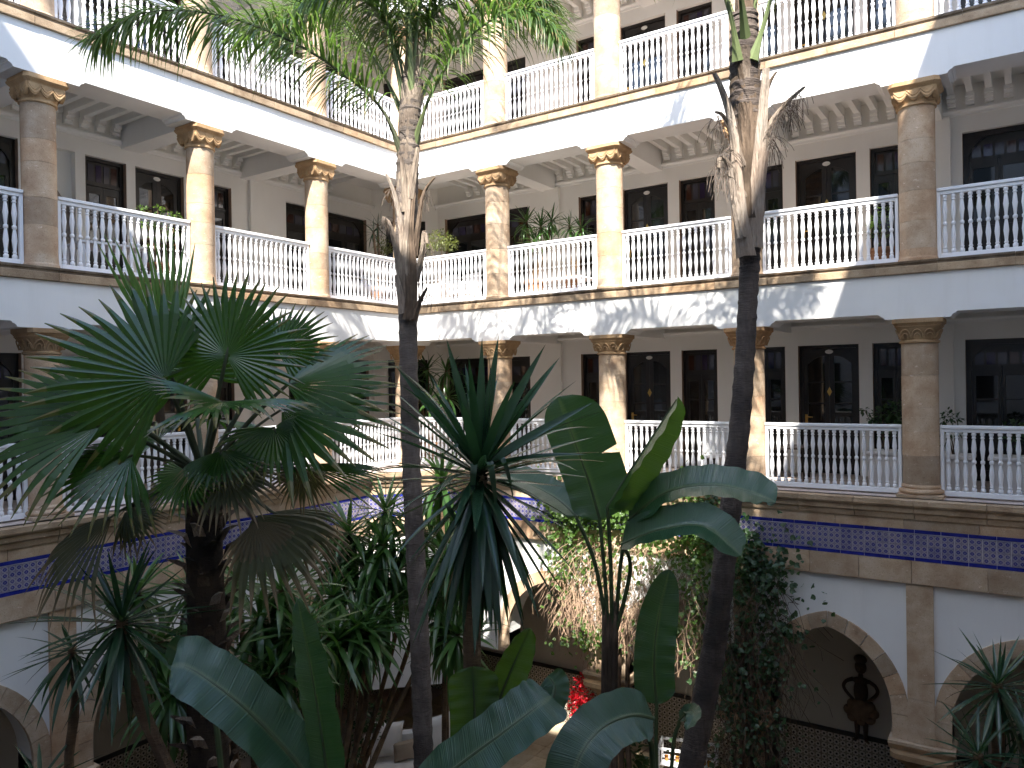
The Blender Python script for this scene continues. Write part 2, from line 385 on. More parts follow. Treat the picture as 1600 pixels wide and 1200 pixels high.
# floors
def floor_poly(mb, front, z0, z1, cham=0.0):
    e = front
    if cham:
        poly = [(-2.45, 2.45), (13.6, 2.45), (13.6, -e), (e + cham, -e), (e, -e - cham), (e, -15.58), (-2.45, -15.58)]
    else:
        poly = [(-2.45, 2.45), (13.6, 2.45), (13.6, -e), (e, -e), (e, -15.58), (-2.45, -15.58)]
    mb.prism(poly, z0, z1, lambda u, v, q: V3((u, v, q)))
for lv in (1, 2, 3):
    mb = MB()
    if lv == 1: floor_poly(mb, .46, F1 - .28, F1 - .004, 1.32)
    else: floor_poly(mb, .27, FL[lv] - .30, FL[lv])
    part('gallery_floor', mb.mesh('gallery_floor', [M['terra']]), B)
    if lv > 1:
        mb = MB(); floor_poly(mb, .265, FL[lv] - .318, FL[lv] - .3015); part('gallery_ceiling', mb.mesh('gallery_ceiling', M['ceil']), B)
mb = MB(); floor_poly(mb, .27, FL[4] - .30, FL[4]); part('roof', mb.mesh('roof', M['ceil']), B)
mb = MB()
for w in 'RL': wbox(mb, w, .3 if w == 'L' else -2.45, END[w], -.1, .3, FL[4] + .003, FL[4] + 1.2)
part('parapet', mb.mesh('parapet', M['white']), B)

# stepped white beams over the columns
CAPZ = .90; RAISE = .085
def fascia(w, lv):
    top = FL[lv + 1] - .205; zc = FL[lv + 1] - CAPZ; zr = zc + RAISE
    ncol = 5
    pts = []
    s_start = -.30 if w == 'R' else .302
    for k in range(ncol + 1):
        c = k * BAY
        for ds, z in ((-.555, zr), (-.53, zr - .012), (-.525, zr - .028), (-.50, zr - .034), (-.47, zr - .06), (-.462, zc + .004), (-.46, zc), (.46, zc), (.462, zc + .004), (.47, zr - .06), (.50, zr - .034), (.525, zr - .028), (.53, zr - .012), (.555, zr)):
            s_ = c + ds
            if s_start < s_ < END[w]: pts.append((s_, z))
    z0 = zc if s_start < .5 else zr
    pts = [(s_start, z0)] + pts + [(END[w], pts[-1][1])]
    mb = MB(); d0, d1 = -.30, .30
    n = len(pts); vs = []
    for s_, z in pts:
        vs += [W(w, s_, d1, z), W(w, s_, d1, top), W(w, s_, d0, z), W(w, s_, d0, top)]
    fs = []
    for i in range(n - 1):
        a = 4 * i; b = a + 4
        fs += [(a, b, b + 1, a + 1), (a + 2, a + 3, b + 3, b + 2), (a, a + 2, b + 2, b), (a + 1, b + 1, b + 3, a + 3)]
    e = 4 * (n - 1); fs += [(0, 1, 3, 2), (e, e + 2, e + 3, e + 1)]
    mb.add(vs, fs)
    part('stepped_beam', mb.mesh('stepped_beam', M['white']), B)
for w in 'RL':
    for lv in (1, 2, 3): fascia(w, lv)

# stone ledges of the upper galleries, block by block
for w in 'RL':
    for lv in (2, 3, 4):
        F = FL[lv]
        L = part('stone_ledge', MB().add([W(w, .3, -.05, F - .19), W(w, END[w], -.05, F - .19), W(w, END[w], -.05, F - .02), W(w, .3, -.05, F - .02),
             W(w, .3, .316, F - .19), W(w, END[w], .316, F - .19), W(w, END[w], .316, F - .02), W(w, .3, .316, F - .02)],
             [(0, 1, 2, 3), (4, 5, 6, 7), (0, 1, 5, 4), (2, 3, 7, 6), (1, 2, 6, 5), (0, 3, 7, 4)]).mesh('stone_ledge', M['ledge']), B)
        if lv == 4: continue
        prof = [(.29, F - .20), (.335, F - .20), (.343, F - .190), (.346, F - .085), (.330, F - .075), (.29, F - .075)]
        prof2 = [(.29, F - .073), (.326, F - .073), (.328, F - .05), (.350, F - .036), (.358, F - .004), (.29, F - .004)]
        s = .36 if w == 'L' else .29
        s_lim = END[w] - .02
        if w == 'L': s_lim = 11.0
        while s < s_lim - .3:
            ln = rnd.choice((.78, .86, .92, 1.0)); e = min(s + ln, s_lim)
            jd = rnd.uniform(-.004, .004); jz = rnd.uniform(-.003, .003)
            pb = MB().prism([(u + jd, v + jz) for u, v in prof], s + .004, e - .004, lambda u, v, q: W(w, q, u, v))
            part('ledge_stone', pb.mesh('ledge_stone', M['ledge']), L)
            pb = MB().prism([(u + jd * .6, v + jz) for u, v in prof2], s + .003, e - .003, lambda u, v, q: W(w, q, u, v))
            part('coping_stone', pb.mesh('coping_stone', M['coping']), L); s = e

# ceilings: cross beams over the columns, rafters with stepped corbels, wall cornice
raf = MB().box(-.05, .05, -1.0, 1.0, -.21, 0).mesh('rafter', M['ceil'])
cor = MB()
cor.box(-.065, .065, -.2, 0, -.07, 0).box(-.065, .065, -.145, 0, -.125, -.072).box(-.065, .065, -.09, 0, -.185, -.127)
cor = cor.mesh('corbel', M['ceil'])
for w in 'RL':
    for lv in (1, 2, 3):
        T = FL[lv + 1]
        for k in range(0, 6):
            c = k * BAY
            if c > END[w] - .1 or (w == 'L' and k > 4): continue
            if k == 0: continue
            mb = MB(); wbox(mb, w, c - .2, c + .2, -DEP + .002, -.302, T - CAPZ + .004, T - .302)
            bm_ = part('cross_beam', mb.mesh('cross_beam', M['ceil']), B)
        for k in range(0, 5):
            if w == 'L' and k > 3: continue
            for j in range(8):
                s = k * BAY + .2 + (j + .5) * (BAY - .4) / 8
                if s > END[w] - .1: continue
                p = W(w, s, -1.25, T - .302)
                r_ = part('rafter', raf, B, p, (0, 0, wrot(w)), mat=Matrix.Translation(p) @ Matrix.Rotation(wrot(w), 4, 'Z') @ Matrix.Diagonal((1, .94, 1, 1)))
                p2 = W(w, s, -DEP, T - .514)
                part('corbel', cor, B, mat=Matrix.Translation(p2) @ Matrix.Rotation(0 if w == 'R' else PI / 2, 4, 'Z'))
        mb = MB(); prof = [(-DEP, T - .86), (-DEP + .03, T - .86), (-DEP + .035, T - .82), (-DEP + .075, T - .79), (-DEP + .08, T - .765), (-DEP, T - .765)]
        mb.prism(prof, -1.0 if w == 'R' else -1.5, END[w], lambda u, v, q: W(w, q, u, v))
        part('wall_cornice', mb.mesh('wall_cornice', M['ceil']), B)

# corner beams across the gallery corner
for lv in (1, 2, 3):
    T = FL[lv + 1]
    mb = MB(); a = V3((-.32, .32, 0)); b = V3((-1.7, 1.7, 0)); q = V3((.14, .14, 0))
    vs = [a - q, b - q, b + q, a + q]
    mb.add([v + V3((0, 0, T - CAPZ + .004)) for v in vs] + [v + V3((0, 0, T - .302)) for v in vs], [(3, 2, 1, 0), (4, 5, 6, 7), (0, 1, 5, 4), (1, 2, 6, 5), (2, 3, 7, 6), (3, 0, 4, 7)])
    part('cross_beam', mb.mesh('cross_beam', M['ceil']), B)
    mb = MB(); vs2 = [V3((-1.66, 1.40, 0)), V3((-1.40, 1.66, 0)), V3((-1.55, 1.81, 0)), V3((-1.81, 1.55, 0))]
    for k, (z0, z1, e) in enumerate(((-1.0, -.90, 0), (-1.09, -1.0, .07), (-1.17, -1.09, .14))):
        o = V3((-e, e, 0)) * .5
        mb.add([v + o + V3((0, 0, T + z0 + .002)) for v in vs2] + [v + o + V3((0, 0, T + z1)) for v in vs2], [(3, 2, 1, 0), (4, 5, 6, 7), (0, 1, 5, 4), (1, 2, 6, 5), (2, 3, 7, 6), (3, 0, 4, 7)])
    part('corbel', mb.mesh('corbel', M['ceil']), B)

# back walls with openings
OPEN = {
 'R': [(-.52, 2.08, 'wide'), (3.50, 4.30, 'window'), (4.63, 5.72, 'door'), (5.98, 6.77, 'window'), (7.38, 8.17, 'window'), (8.42, 9.54, 'door'), (9.78, 10.56, 'window'), (11.30, 13.3, 'wide')],
 'L': [(-1.0, 1.65, 'wide'), (3.14, 3.93, 'window'), (4.28, 5.32, 'door'), (5.50, 6.28, 'window'), (6.46, 7.25, 'screen'), (7.42, 8.9, 'wide'), (9.5, 10.6, 'door')]}
DH = 2.54
for w in 'RL':
    for lv in (1, 2, 3):
        F = FL[lv]; T = FL[lv + 1] - .3
        mb = MB(); s = (-.78 if w == 'R' else -1.22); d0, d1 = -DEP - .22, -DEP
        ops = OPEN[w]
        for a, b, k in ops:
            h = DH
            wbox(mb, w, s, a, d0, d1, F + .002, F + h); s = b
        wbox(mb, w, s, END[w], d0, d1, F + .002, F + DH)
        wbox(mb, w, (-.78 if w == 'R' else -1.22), END[w], d0, d1, F + DH, T)
        part('back_wall', mb.mesh('back_wall', M['cream']), B)
        # shallow pilaster and jog of the wall
        for a, b in (((2.62, 3.0), (10.82, 11.12)) if w == 'R' else ((2.35, 2.7),)):
            mb = MB(); wbox(mb, w, a, b, d1 + .002, d1 + .09, F + .003, T - .57)
            part('wall_pilaster', mb.mesh('wall_pilaster', M['cream']), B)
# slanted wall in the corner
def diag(mb, u0, u1, e0, e1, z0, z1, m=0):
    """box along the slanted corner wall: u along, e out of the wall"""
    a = V3((-2.2, 1.2, 0)); b = V3((-.76, 2.2, 0)); du = (b - a).normalized(); n = V3((du.y, -du.x, 0))
    q = [a + du * u0 + n * e0, a + du * u1 + n * e0, a + du * u1 + n * e1, a + du * u0 + n * e1]
    mb.add([v + V3((0, 0, z0)) for v in q] + [v + V3((0, 0, z1)) for v in q], [(3, 2, 1, 0), (4, 5, 6, 7), (0, 1, 5, 4), (1, 2, 6, 5), (2, 3, 7, 6), (3, 0, 4, 7)], m=m)
LD = math.hypot(1.44, 1.0)
for lv in (1, 2, 3):
    F = FL[lv]; T = FL[lv + 1] - .3; mb = MB()
    diag(mb, -.12, .36, -.2, 0, F + .004, F + DH); diag(mb, 1.42, LD + .12, -.2, 0, F + .004, F + DH); diag(mb, -.12, LD + .12, -.2, 0, F + DH, T + .0)
    part('back_wall', mb.mesh('back_wall', M['cream']), B)
    mb = MB(); diag(mb, .36, 1.42, -.17, -.12, F + .004, F + DH - .002); d = part('door', mb.mesh('door', M['wood']), B)
    mb = MB()
    for a in (.44, .93): diag(mb, a, a + .4, -.118, -.112, F + .95, F + DH - .3)
    part('pane', mb.mesh('pane', M['glass']), d)

# doors and windows
def flatp(w, poly, d0, d1, mat, name, parent):
    return part(name, MB().prism(poly, d0, d1, lambda u, v, q: W(w, u, q, v)).mesh(name, mat), parent)
def opening(w, lv, a, b, kind):
    F = FL[lv] + .003; h = DH - .004; D = -DEP
    fw = .065 if kind != 'wide' else .09
    mb = MB()
    wbox(mb, w, a + .002, a + fw, D - .19, D - .10, F, F + h); wbox(mb, w, b - fw, b - .002, D - .19, D - .10, F, F + h)
    wbox(mb, w, a + fw, b - fw, D - .19, D - .10, F + h - fw, F + h)
    if kind == 'wide':
        for sx, s0 in ((1, a + fw), (-1, b - fw)):      # slanted upper corners
            mb.prism([(s0, F + h - fw), (s0 + sx * .28, F + h - fw), (s0 + sx * .20, F + h - fw - .06), (s0 + sx * .06, F + h - fw - .2), (s0, F + h - fw - .3)], D - .185, D - .105, lambda u, v, q: W(w, u, q, v))
    if kind == 'window': wbox(mb, w, a + fw, b - fw, D - .17, D - .11, F + h - .52, F + h - .46)
    o = part('window' if kind == 'window' else 'door', mb.mesh('door_frame', M['wood']), B)
    # brown painted reveal
    for r0, r1 in ((a + .0015, a + .004), (b - .004, b - .0015)):
        mb = MB(); wbox(mb, w, r0, r1, D - .099, D + .001, F, F + h); part('reveal', mb.mesh('reveal', M['jamb']), o)
    mid = (a + b) / 2
    leaves = [(a + fw + .003, mid - .003), (mid + .003, b - fw - .003)] if kind != 'wide' else [(a + fw + (b - a - 2 * fw) * k / 4 + .003, a + fw + (b - a - 2 * fw) * (k + 1) / 4 - .003) for k in range(4)]
    top = F + h - fw - .005 if kind == 'door' else (F + h - .525 if kind == 'window' else F + h - fw - .42)
    for i, (l0, l1) in enumerate(leaves):
        mb = MB(); st = .085 if kind == 'door' else .06; pz0 = F + .95; pz1 = top - .14
        d0, d1 = D - .165, D - .125
        wbox(mb, w, l0, l0 + st, d0, d1, F + .01, top); wbox(mb, w, l1 - st, l1, d0, d1, F + .01, top)
        wbox(mb, w, l0 + st, l1 - st, d0, d1, F + .01, F + .2); wbox(mb, w, l0 + st, l1 - st, d0, d1, pz0 - .09, pz0)
        wbox(mb, w, l0 + st, l1 - st, d0 + .012, d1 - .012, F + .2, pz0 - .09)
        for zz in ((pz0 + .42, pz0 + .84) if kind == 'door' else (pz0 + .5,)):
            if zz < pz1 - .2: wbox(mb, w, l0 + st, l1 - st, d0 + .004, d1 - .006, zz, zz + .03)
        # head with an arched underside
        nA = 7; arch = []
        for q in range(nA):
            x = q / (nA - 1)
            sgn = 1 - (1 - x) ** 2 if (i % 2 == 0) else 1 - x ** 2
            arch.append((l0 + st + (l1 - l0 - 2 * st) * x, pz1 - .16 + .16 * sgn if kind == 'door' else pz1))
        mb.prism(arch + [(l1 - st, top), (l0 + st, top)], d0, d1, lambda u, v, q: W(w, u, q, v))
        lf = part('door_leaf' if kind != 'window' else 'casement', mb.mesh('leaf', M['wood']), o)
        flatp(w, [(l0 + st - .002, pz0 - .002), (l1 - st + .002, pz0 - .002)] + arch[::-1], d0 + .015, d0 + .021, M['glass'], 'pane', o)
    if kind in ('window', 'wide'):
        z1 = F + h - fw - .03; z0 = top + .06 if kind == 'window' else top + .03
        nn = 4 if kind == 'window' else 10
        mb = MB(); wd = (b - a - 2 * fw - .06) / nn
        wbox(mb, w, a + fw, b - fw, D - .16, D - .15, top, F + h - fw)
        part('transom', mb.mesh('transom', M['wood']), o)
        for q in range(nn):
            x0 = a + fw + .03 + q * wd
            mb = MB(); wbox(mb, w, x0 + .02, x0 + wd - .02, D - .149, D - .140, z0 + .03, z1 - (.02 if kind == 'window' else .12))
            part('stained_pane', mb.mesh('stained_pane', M[('stain_r', 'stain_w', 'stain_p', 'stain_w', 'stain_r', 'stain_p')[(q + (0 if kind == 'window' else 1)) % 6]]), o)
    if kind == 'door':
        n = MB(); p = W(w, mid, D - .118, F + h - .11)
        ov = [(mid + .075 * math.cos(2 * PI * q / 14), F + h - .13 + .042 * math.sin(2 * PI * q / 14)) for q in range(14)]
        flatp(w, ov, D - .124, D - .112, M['enamel'], 'number_plate', o)
        z = F + 1.62
        flatp(w, [(mid, z + .09), (mid + .045, z), (mid, z - .09), (mid - .045, z)], D - .1245, D - .105, M['brass'], 'knocker', o)
        mb = MB(); lx = leaves[0][0] + .05
        mb.tube([W(w, lx, D - .126, F + 1.12), W(w, lx, D - .07, F + 1.12), W(w, lx + .02, D - .06, F + 1.12), W(w, lx + .13, D - .06, F + 1.115)], .012, 6)
        part('handle', mb.mesh('handle', M['brass'], True), o)
        flatp(w, [(lx - .025, F + 1.0), (lx + .025, F + 1.0), (lx + .025, F + 1.17), (lx - .025, F + 1.17)], D - .1245, D - .115, M['brass'], 'lock_plate', o)
for w in 'RL':
    for lv in (1, 2, 3):
        for a, b, k in OPEN[w]:
            if k == 'screen':
                F = FL[lv]; poly = [(a, F + .01), (b, F + .01), (b, F + 2.3)]
                for q in range(9):
                    t = q / 8; poly.append((b - .12 - (b - a - .17) * t, F + 2.3 - .62 * t + .13 * math.sin(t * 2 * PI)))
                poly += [(a + .05, F + 1.62), (a, F + 1.6)]
                o = flatp(w, [(a, F + .01), (b, F + .01), (b, F + DH), (a, F + DH)], -DEP - .2, -DEP - .15, M['cream'], 'niche_wall', B)
                o = flatp(w, poly, -DEP - .145, -DEP - .10, M['grey'], 'niche_screen', B)
                for q in range(22):
                    mb = MB(); wbox(mb, w, a + .02, b - .02, -DEP - .099, -DEP - .085, F + .06 + q * .066, F + .1 + q * .066)
                    part('slat', mb.mesh('slat', M['grey']), o)
            else: opening(w, lv, a, b, k)

# ---- ground storey: cornice, stone courses, tile frieze, arches. The facade line turns a slanted corner
FP = [V3((13.6, -.5, 0)), V3((1.82, -.5, 0)), V3((.5, -1.82, 0)), V3((.5, -11.5, 0))]
def seg_n(i):
    d = (FP[i + 1] - FP[i]).normalized(); return V3((-d.y, d.x, 0))     # out into the court
NR = [seg_n(0), seg_n(1), seg_n(2)]
NR = [n if n.dot(V3((5, -6, 0)) - FP[i]) > 0 else -n for i, n in enumerate(NR)]
def corner_off(i):
    """mitre vector at facade corner i (1 or 2)"""
    m = (NR[i - 1] + NR[i]).normalized(); return m / m.dot(NR[i])
def run(i):
    return (FP[i + 1] - FP[i]).length
def blk(mb, i, s0, s1, prof, m=0):
    """prism along facade piece i from s0 to s1; prof = list of (out, z). Mitred where it meets a corner"""
    d = (FP[i + 1] - FP[i]).normalized(); Ltot = run(i)
    def fn(o, z, e):
        v = NR[i]
        if e <= 1e-6 and i > 0: v = corner_off(i)
        if e >= Ltot - 1e-6 and i < 2: v = corner_off(i + 1)
        return FP[i] + d * e + v * o + V3((0, 0, z))
    return mb.prism(prof, s0, s1, fn, m)
Z = dict(c0=F1 - .30, s0=F1 - .46, t0=F1 - .94, b0=F1 - 1.30)
cornice = part('cornice', MB().add([], []).box(0, .01, 3, 3.01, F1 - .1, F1 - .09).mesh('x', M['ledge']), B) if False else None
def course(name, pname, prof, lens, mat, core=None):
    mb = MB()
    zs = [z for _, z in prof]; omin = min(o for o, _ in prof); omax = max(o for o, _ in prof)
    for i in range(3): blk(mb, i, 0, run(i), [(omin - .15, min(zs)), (omin - .001, min(zs)), (omin - .001, max(zs) - .006), (omin - .15, max(zs) - .006)])
    par = part(name, mb.mesh(name, mat), B)
    for i in range(3):
        s = 0; L = run(i)
        while s < L - 1e-4:
            ln = rnd.choice(lens); e = s + ln
            if L - e < .35: e = L
            jo = rnd.uniform(-.004, .004)
            pb = MB(); blk(pb, i, 0 if s == 0 else s + .004, L if e >= L else e - .004, [(o + (jo if o > omin + .01 else 0), z) for o, z in prof])
            part(pname, pb.mesh(pname, mat), par); s = e
course('cornice', 'cornice_stone', [(-.06, F1 - .297), (.03, F1 - .297), (.05, F1 - .22), (.085, F1 - .19), (.09, F1 - .12), (.13, F1 - .10), (.15, F1 - .07), (.15, F1 + .002), (-.06, F1 + .002)], (.85, .95, 1.05), M['ledge'])
course('stone_course', 'course_stone', [(-.04, Z['s0'] + .002), (0, Z['s0'] + .002), (0, F1 - .30), (-.04, F1 - .30)], (.8, 1.0, 1.2), M['stone'])
course('stone_course', 'course_stone', [(-.05, Z['b0'] + .002), (.02, Z['b0'] + .002), (.025, Z['b0'] + .02), (.025, Z['t0'] - .004), (-.05, Z['t0'] - .004)], (.75, .9, 1.0), M['stone'])
# tile frieze: two rows of square tiles between two rows of cobalt border tiles
mb = MB()
for i in range(3): blk(mb, i, 0, run(i), [(-.16, Z['t0']), (-.012, Z['t0']), (-.012, Z['s0']), (-.16, Z['s0'])])
frieze = part('tile_frieze', mb.mesh('tile_frieze', M['white']), B)
TS = .178; hb = (.48 - 2 * TS - .012) / 2
tl = MB().box(-TS / 2 + .0025, TS / 2 - .0025, -.011, 0, 0, TS - .004).mesh('tile', M['tile'])
tbl = MB().box(-TS + .003, TS - .003, -.014, 0, 0, hb - .003).mesh('border_tile', M['tile_b'])
ntile = 0
near = []
for i in range(3):
    d = (FP[i + 1] - FP[i]).normalized(); ang = math.atan2(d.y, d.x)
    n = 2 * int(round(run(i) / TS / 2)); tw = run(i) / n
    for k in range(n):
        for r in range(2):
            p = FP[i] + d * ((k + .5) * tw) - NR[i] * .012 + V3((0, 0, Z['t0'] + hb + .006 + r * TS))
            near.append((p, ang, tw / TS))
    for k in range(n // 2):
        for z in (Z['t0'] + .002, Z['s0'] - hb - .002 + .004):
            part('border_tile', tbl, frieze, mat=Matrix.Translation(FP[i] + d * ((2 * k + 1) * tw) - NR[i] * .012 + V3((0, 0, z))) @ Matrix.Rotation(ang + PI, 4, 'Z') @ Matrix.Diagonal((tw / TS, 1, 1, 1)))
near.sort(key=lambda q: (q[0] - CAM).length)
for p, ang, q in near[:300]: part('tile', tl, frieze, mat=Matrix.Translation(p) @ Matrix.Rotation(ang + PI, 4, 'Z') @ Matrix.Diagonal((q, 1, 1, 1)))
if len(near) > 300:
    mb = MB()
    for p, ang, q in near[300:]:
        mt = Matrix.Translation(p) @ Matrix.Rotation(ang + PI, 4, 'Z')
        mb.add([mt @ v.co for v in tl.vertices], [tuple(f.vertices) for f in tl.polygons])
    # the few farthest tiles, past the limit for single objects
    o = part('far_tiles', mb.mesh('far_tiles', M['tile_b']), frieze, kind='stuff')

# arcade wall
ZS = EYE - 5.65; APX = EYE - 4.05; HS = .95
def arch_pts(n=14):
    """half outline from springing to apex: (offset from centre, z)"""
    st = .38; rise = APX - ZS - st; c = (rise * rise - HS * HS) / (2 * HS); R = HS + c
    a1 = math.acos(c / R)
    pts = [(HS, ZS)]
    for k in range(n + 1):
        a = a1 * k / n; pts.append((-c + R * math.cos(a), ZS + st + R * math.sin(a)))
    return pts, c, R, st
AP, AC, AR, AST = arch_pts()
def arch_wall(w, cs, s0, s1):
    """white wall between s0 and s1 with arches at centres cs"""
    mb = MB(); d1, d0 = .44, -.04; zt = Z['b0'] + .01
    s = s0
    def pier(a, b): wbox(mb, w, a, b, d0, d1, ZS, zt)
    for c in cs:
        if c - HS > s: pier(s, c - HS)
        out = [(c - o, z) for o, z in AP] + [(c + o, z) for o, z in AP[::-1][1:]]
        vs = []; fs = []
        for (x, z) in out: vs += [W(w, x, d1, z), W(w, x, d1, zt), W(w, x, d0, z), W(w, x, d0, zt)]
        for i in range(len(out) - 1):
            a = 4 * i; b = a + 4
            fs += [(a, b, b + 1, a + 1), (a + 2, a + 3, b + 3, b + 2), (a, a + 2, b + 2, b), (a + 1, b + 1, b + 3, a + 3)]
        mb.add(vs, fs); s = c + HS
    if s1 > s: pier(s, s1)
    part('arcade_wall', mb.mesh('arcade_wall', M['white'], fix=False), B)
arch_wall('R', [BAY * 1.5, BAY * 2.5, BAY * 3.5, BAY * 4.5], 1.80, 13.6)
arch_wall('L', [BAY * 1.5, BAY * 2.5, BAY * 3.5], 1.80, 11.5)
mb = MB(); blk(mb, 1, 0, run(1), [(-.5, ZS - .9), (-.06, ZS - .9), (-.06, Z['b0'] + .01), (-.5, Z['b0'] + .01)]); part('corner_wall', mb.mesh('corner_wall', M['white']), B)
# arch rings, stone by stone
def ring(w, c):
    mb = MB(); r_o = .23
    par = thing('arch', None, None); par.parent = B
    segs = []
    L = [(0, ZS, 1)]
    jam = [ZS, ZS + AST]
    for sg in (-1, 1):
        pb = MB(); wbox(pb, w, c + sg * (HS - .012), c + sg * (HS + r_o), .40, .475 + rnd.uniform(-.003, .003), ZS + .004, ZS + AST - .004)
        part('arch_stone', pb.mesh('arch_stone', M['stone']), par)
        a1 = math.acos(AC / AR); n = 6
        for k in range(n):
            f0, f1 = k / n + .003, (k + 1) / n - .003; a1o = math.acos(AC / (AR + r_o)); a1i = math.acos(AC / (AR - .012))
            poly = []
            for q in (a1i * f0, a1i * (f0 + f1) / 2, a1i * f1): poly.append((c + sg * max(-AC + (AR - .012) * math.cos(q), 0.002), ZS + AST + (AR - .012) * math.sin(q)))
            for q in (a1o * f1, a1o * (f0 + f1) / 2, a1o * f0): poly.append((c + sg * max(-AC + (AR + r_o) * math.cos(q), 0.002), ZS + AST + (AR + r_o) * math.sin(q)))
            pb = MB().prism(poly, .40, .475 + rnd.uniform(-.004, .004), lambda u, v, e: W(w, u, e, v))
            part('arch_stone', pb.mesh('arch_stone', M['stone']), par)
for w in 'RL':
    for k in (1, 2, 3, 4):
        if w == 'L' and k == 4: continue
        ring(w, BAY * (k + .5))
# stone strips between the arches and imposts below them
for w in 'RL':
    for k in (1, 2, 3, 4):
        c = BAY * k
        if k == 1: continue
        par = thing('pilaster', None, None); par.parent = B
        z = ZS + .004
        hs = (.62, .95, .68); tot = Z['b0'] - ZS - .008; sc = tot / sum(hs)
        for h in hs:
            pb = MB(); wbox(pb, w, c - .185, c + .185, .40, .50 + rnd.uniform(-.004, .004), z + .003, z + h * sc - .003)
            part('pilaster_stone', pb.mesh('pilaster_stone', M['stone']), par); z += h * sc
        pb = MB(); prof = [(-.06, ZS - .15), (.50, ZS - .15), (.52, ZS - .12), (.56, ZS - .06), (.575, ZS - .05), (.575, ZS - .003), (-.06, ZS - .003)]
        pb.prism(prof, c - .46, c + .46, lambda u, v, e: W(w, e, u, v))
        part('impost', pb.mesh('impost', M['stone']), par)
# arcade: ceiling, back wall, dado
mb = MB(); poly = [(-2.45, 2.45), (13.6, 2.45), (13.6, .03), (-.03, .03), (-.03, -11.5), (-2.45, -11.5)]
mb.prism(poly, F1 - 1.0, F1 - .8, lambda u, v, q: V3((u, v, q))); part('arcade_ceiling', mb.mesh('arcade_ceiling', M['timber']), B)
for w in 'RL':
    mb = MB(); wbox(mb, w, -2.2, END[w], -DEP - .22, -DEP, .03, F1 - 1.0); part('arcade_back_wall', mb.mesh('arcade_back_wall', M['arc']), B)
    mb = MB(); wbox(mb, w, -2.18, END[w] - .01, -DEP + .002, -DEP + .03, .03, 1.26); part('mosaic_dado', mb.mesh('mosaic_dado', M['dado']), B)
    mb = MB(); wbox(mb, w, -2.16, END[w] - .01, -DEP + .002, -DEP + .045, 1.262, 1.34); part('dado_rail', mb.mesh('dado_rail', M['wood']), B)
    mb = MB(); wbox(mb, w, -2.16, END[w] - .01, -DEP + .002, -DEP + .03, F1 - 2.3, F1 - 2.2); part('wall_cornice', mb.mesh('wall_cornice', M['cream']), B)
for (a, b) in ((7.0, 7.95), (12.6, 13.5)):
    mb = MB(); wbox(mb, 'R', a, b, -DEP + .031, -DEP + .06, .03, 2.35)
    part('door', mb.mesh('door', M['wood']), B)
# the two wings behind the camera that shade the court
HW = 22.4
for nm, bx in (('opposite_wing_wall', (-2.6, 13.58, -16.2, -15.6)), ('side_wing_wall', (13.62, 14.2, -16.2, 2.6))):
    mb = MB().box(*bx, 6.3, HW if 'opp' in nm else 20.75); o = part(nm, mb.mesh(nm, M['white']), B)
    mb = MB().box(*bx, 0, 6.298); part(nm.replace('wall', 'base'), mb.mesh(nm, M['stone']), B)  # darker unseen base, added to cut bounced light low in the court
    for k in range(5):
        c = 1.35 + 2.7 * k; mb = MB(); q = [(c + .95 * math.cos(a), 2.9 + 1.25 * math.sin(a)) for a in [PI * j / 12 for j in range(13)]] + [(c - .95, 0), (c + .95, 0)]
        mb.prism(q, -.02, .01, (lambda u, v, e: V3((u, -15.6 + e, v))) if 'opp' in nm else (lambda u, v, e: V3((13.62 - e, -u, v)))); part('dark_arch_panel', mb.mesh('dark_arch_panel', M['timber']), B)  # flat dark sheet on the solid unseen wall, painted as a shaded arch
mb = MB(); mb.box(-2.8, -2.46, -16.2, 2.8, 0, FL[4] + .5); mb.box(-2.46, 14.2, 2.46, 2.8, 0, FL[4] + .5); part('outer_wall', mb.mesh('outer_wall', M['white']), B)
for w_, (o, ax) in {'S': (-15.6, 0), 'E': (13.62, 1)}.items():
    for lv in (1, 2, 3):
        for k in range(4):
            mb = MB(); c = 1.6 + 2.7 * k
            z0, z1 = FL[lv] + .9, FL[lv] + 2.5
            if w_ == 'S': mb.box(c, c + 1.5, o - .02, o + .012, z0, z1)
            else: mb.box(o - .012, o + .02, -c - 1.5, -c, z0, z1)
            part('window', mb.mesh('window', M['glass']), B)

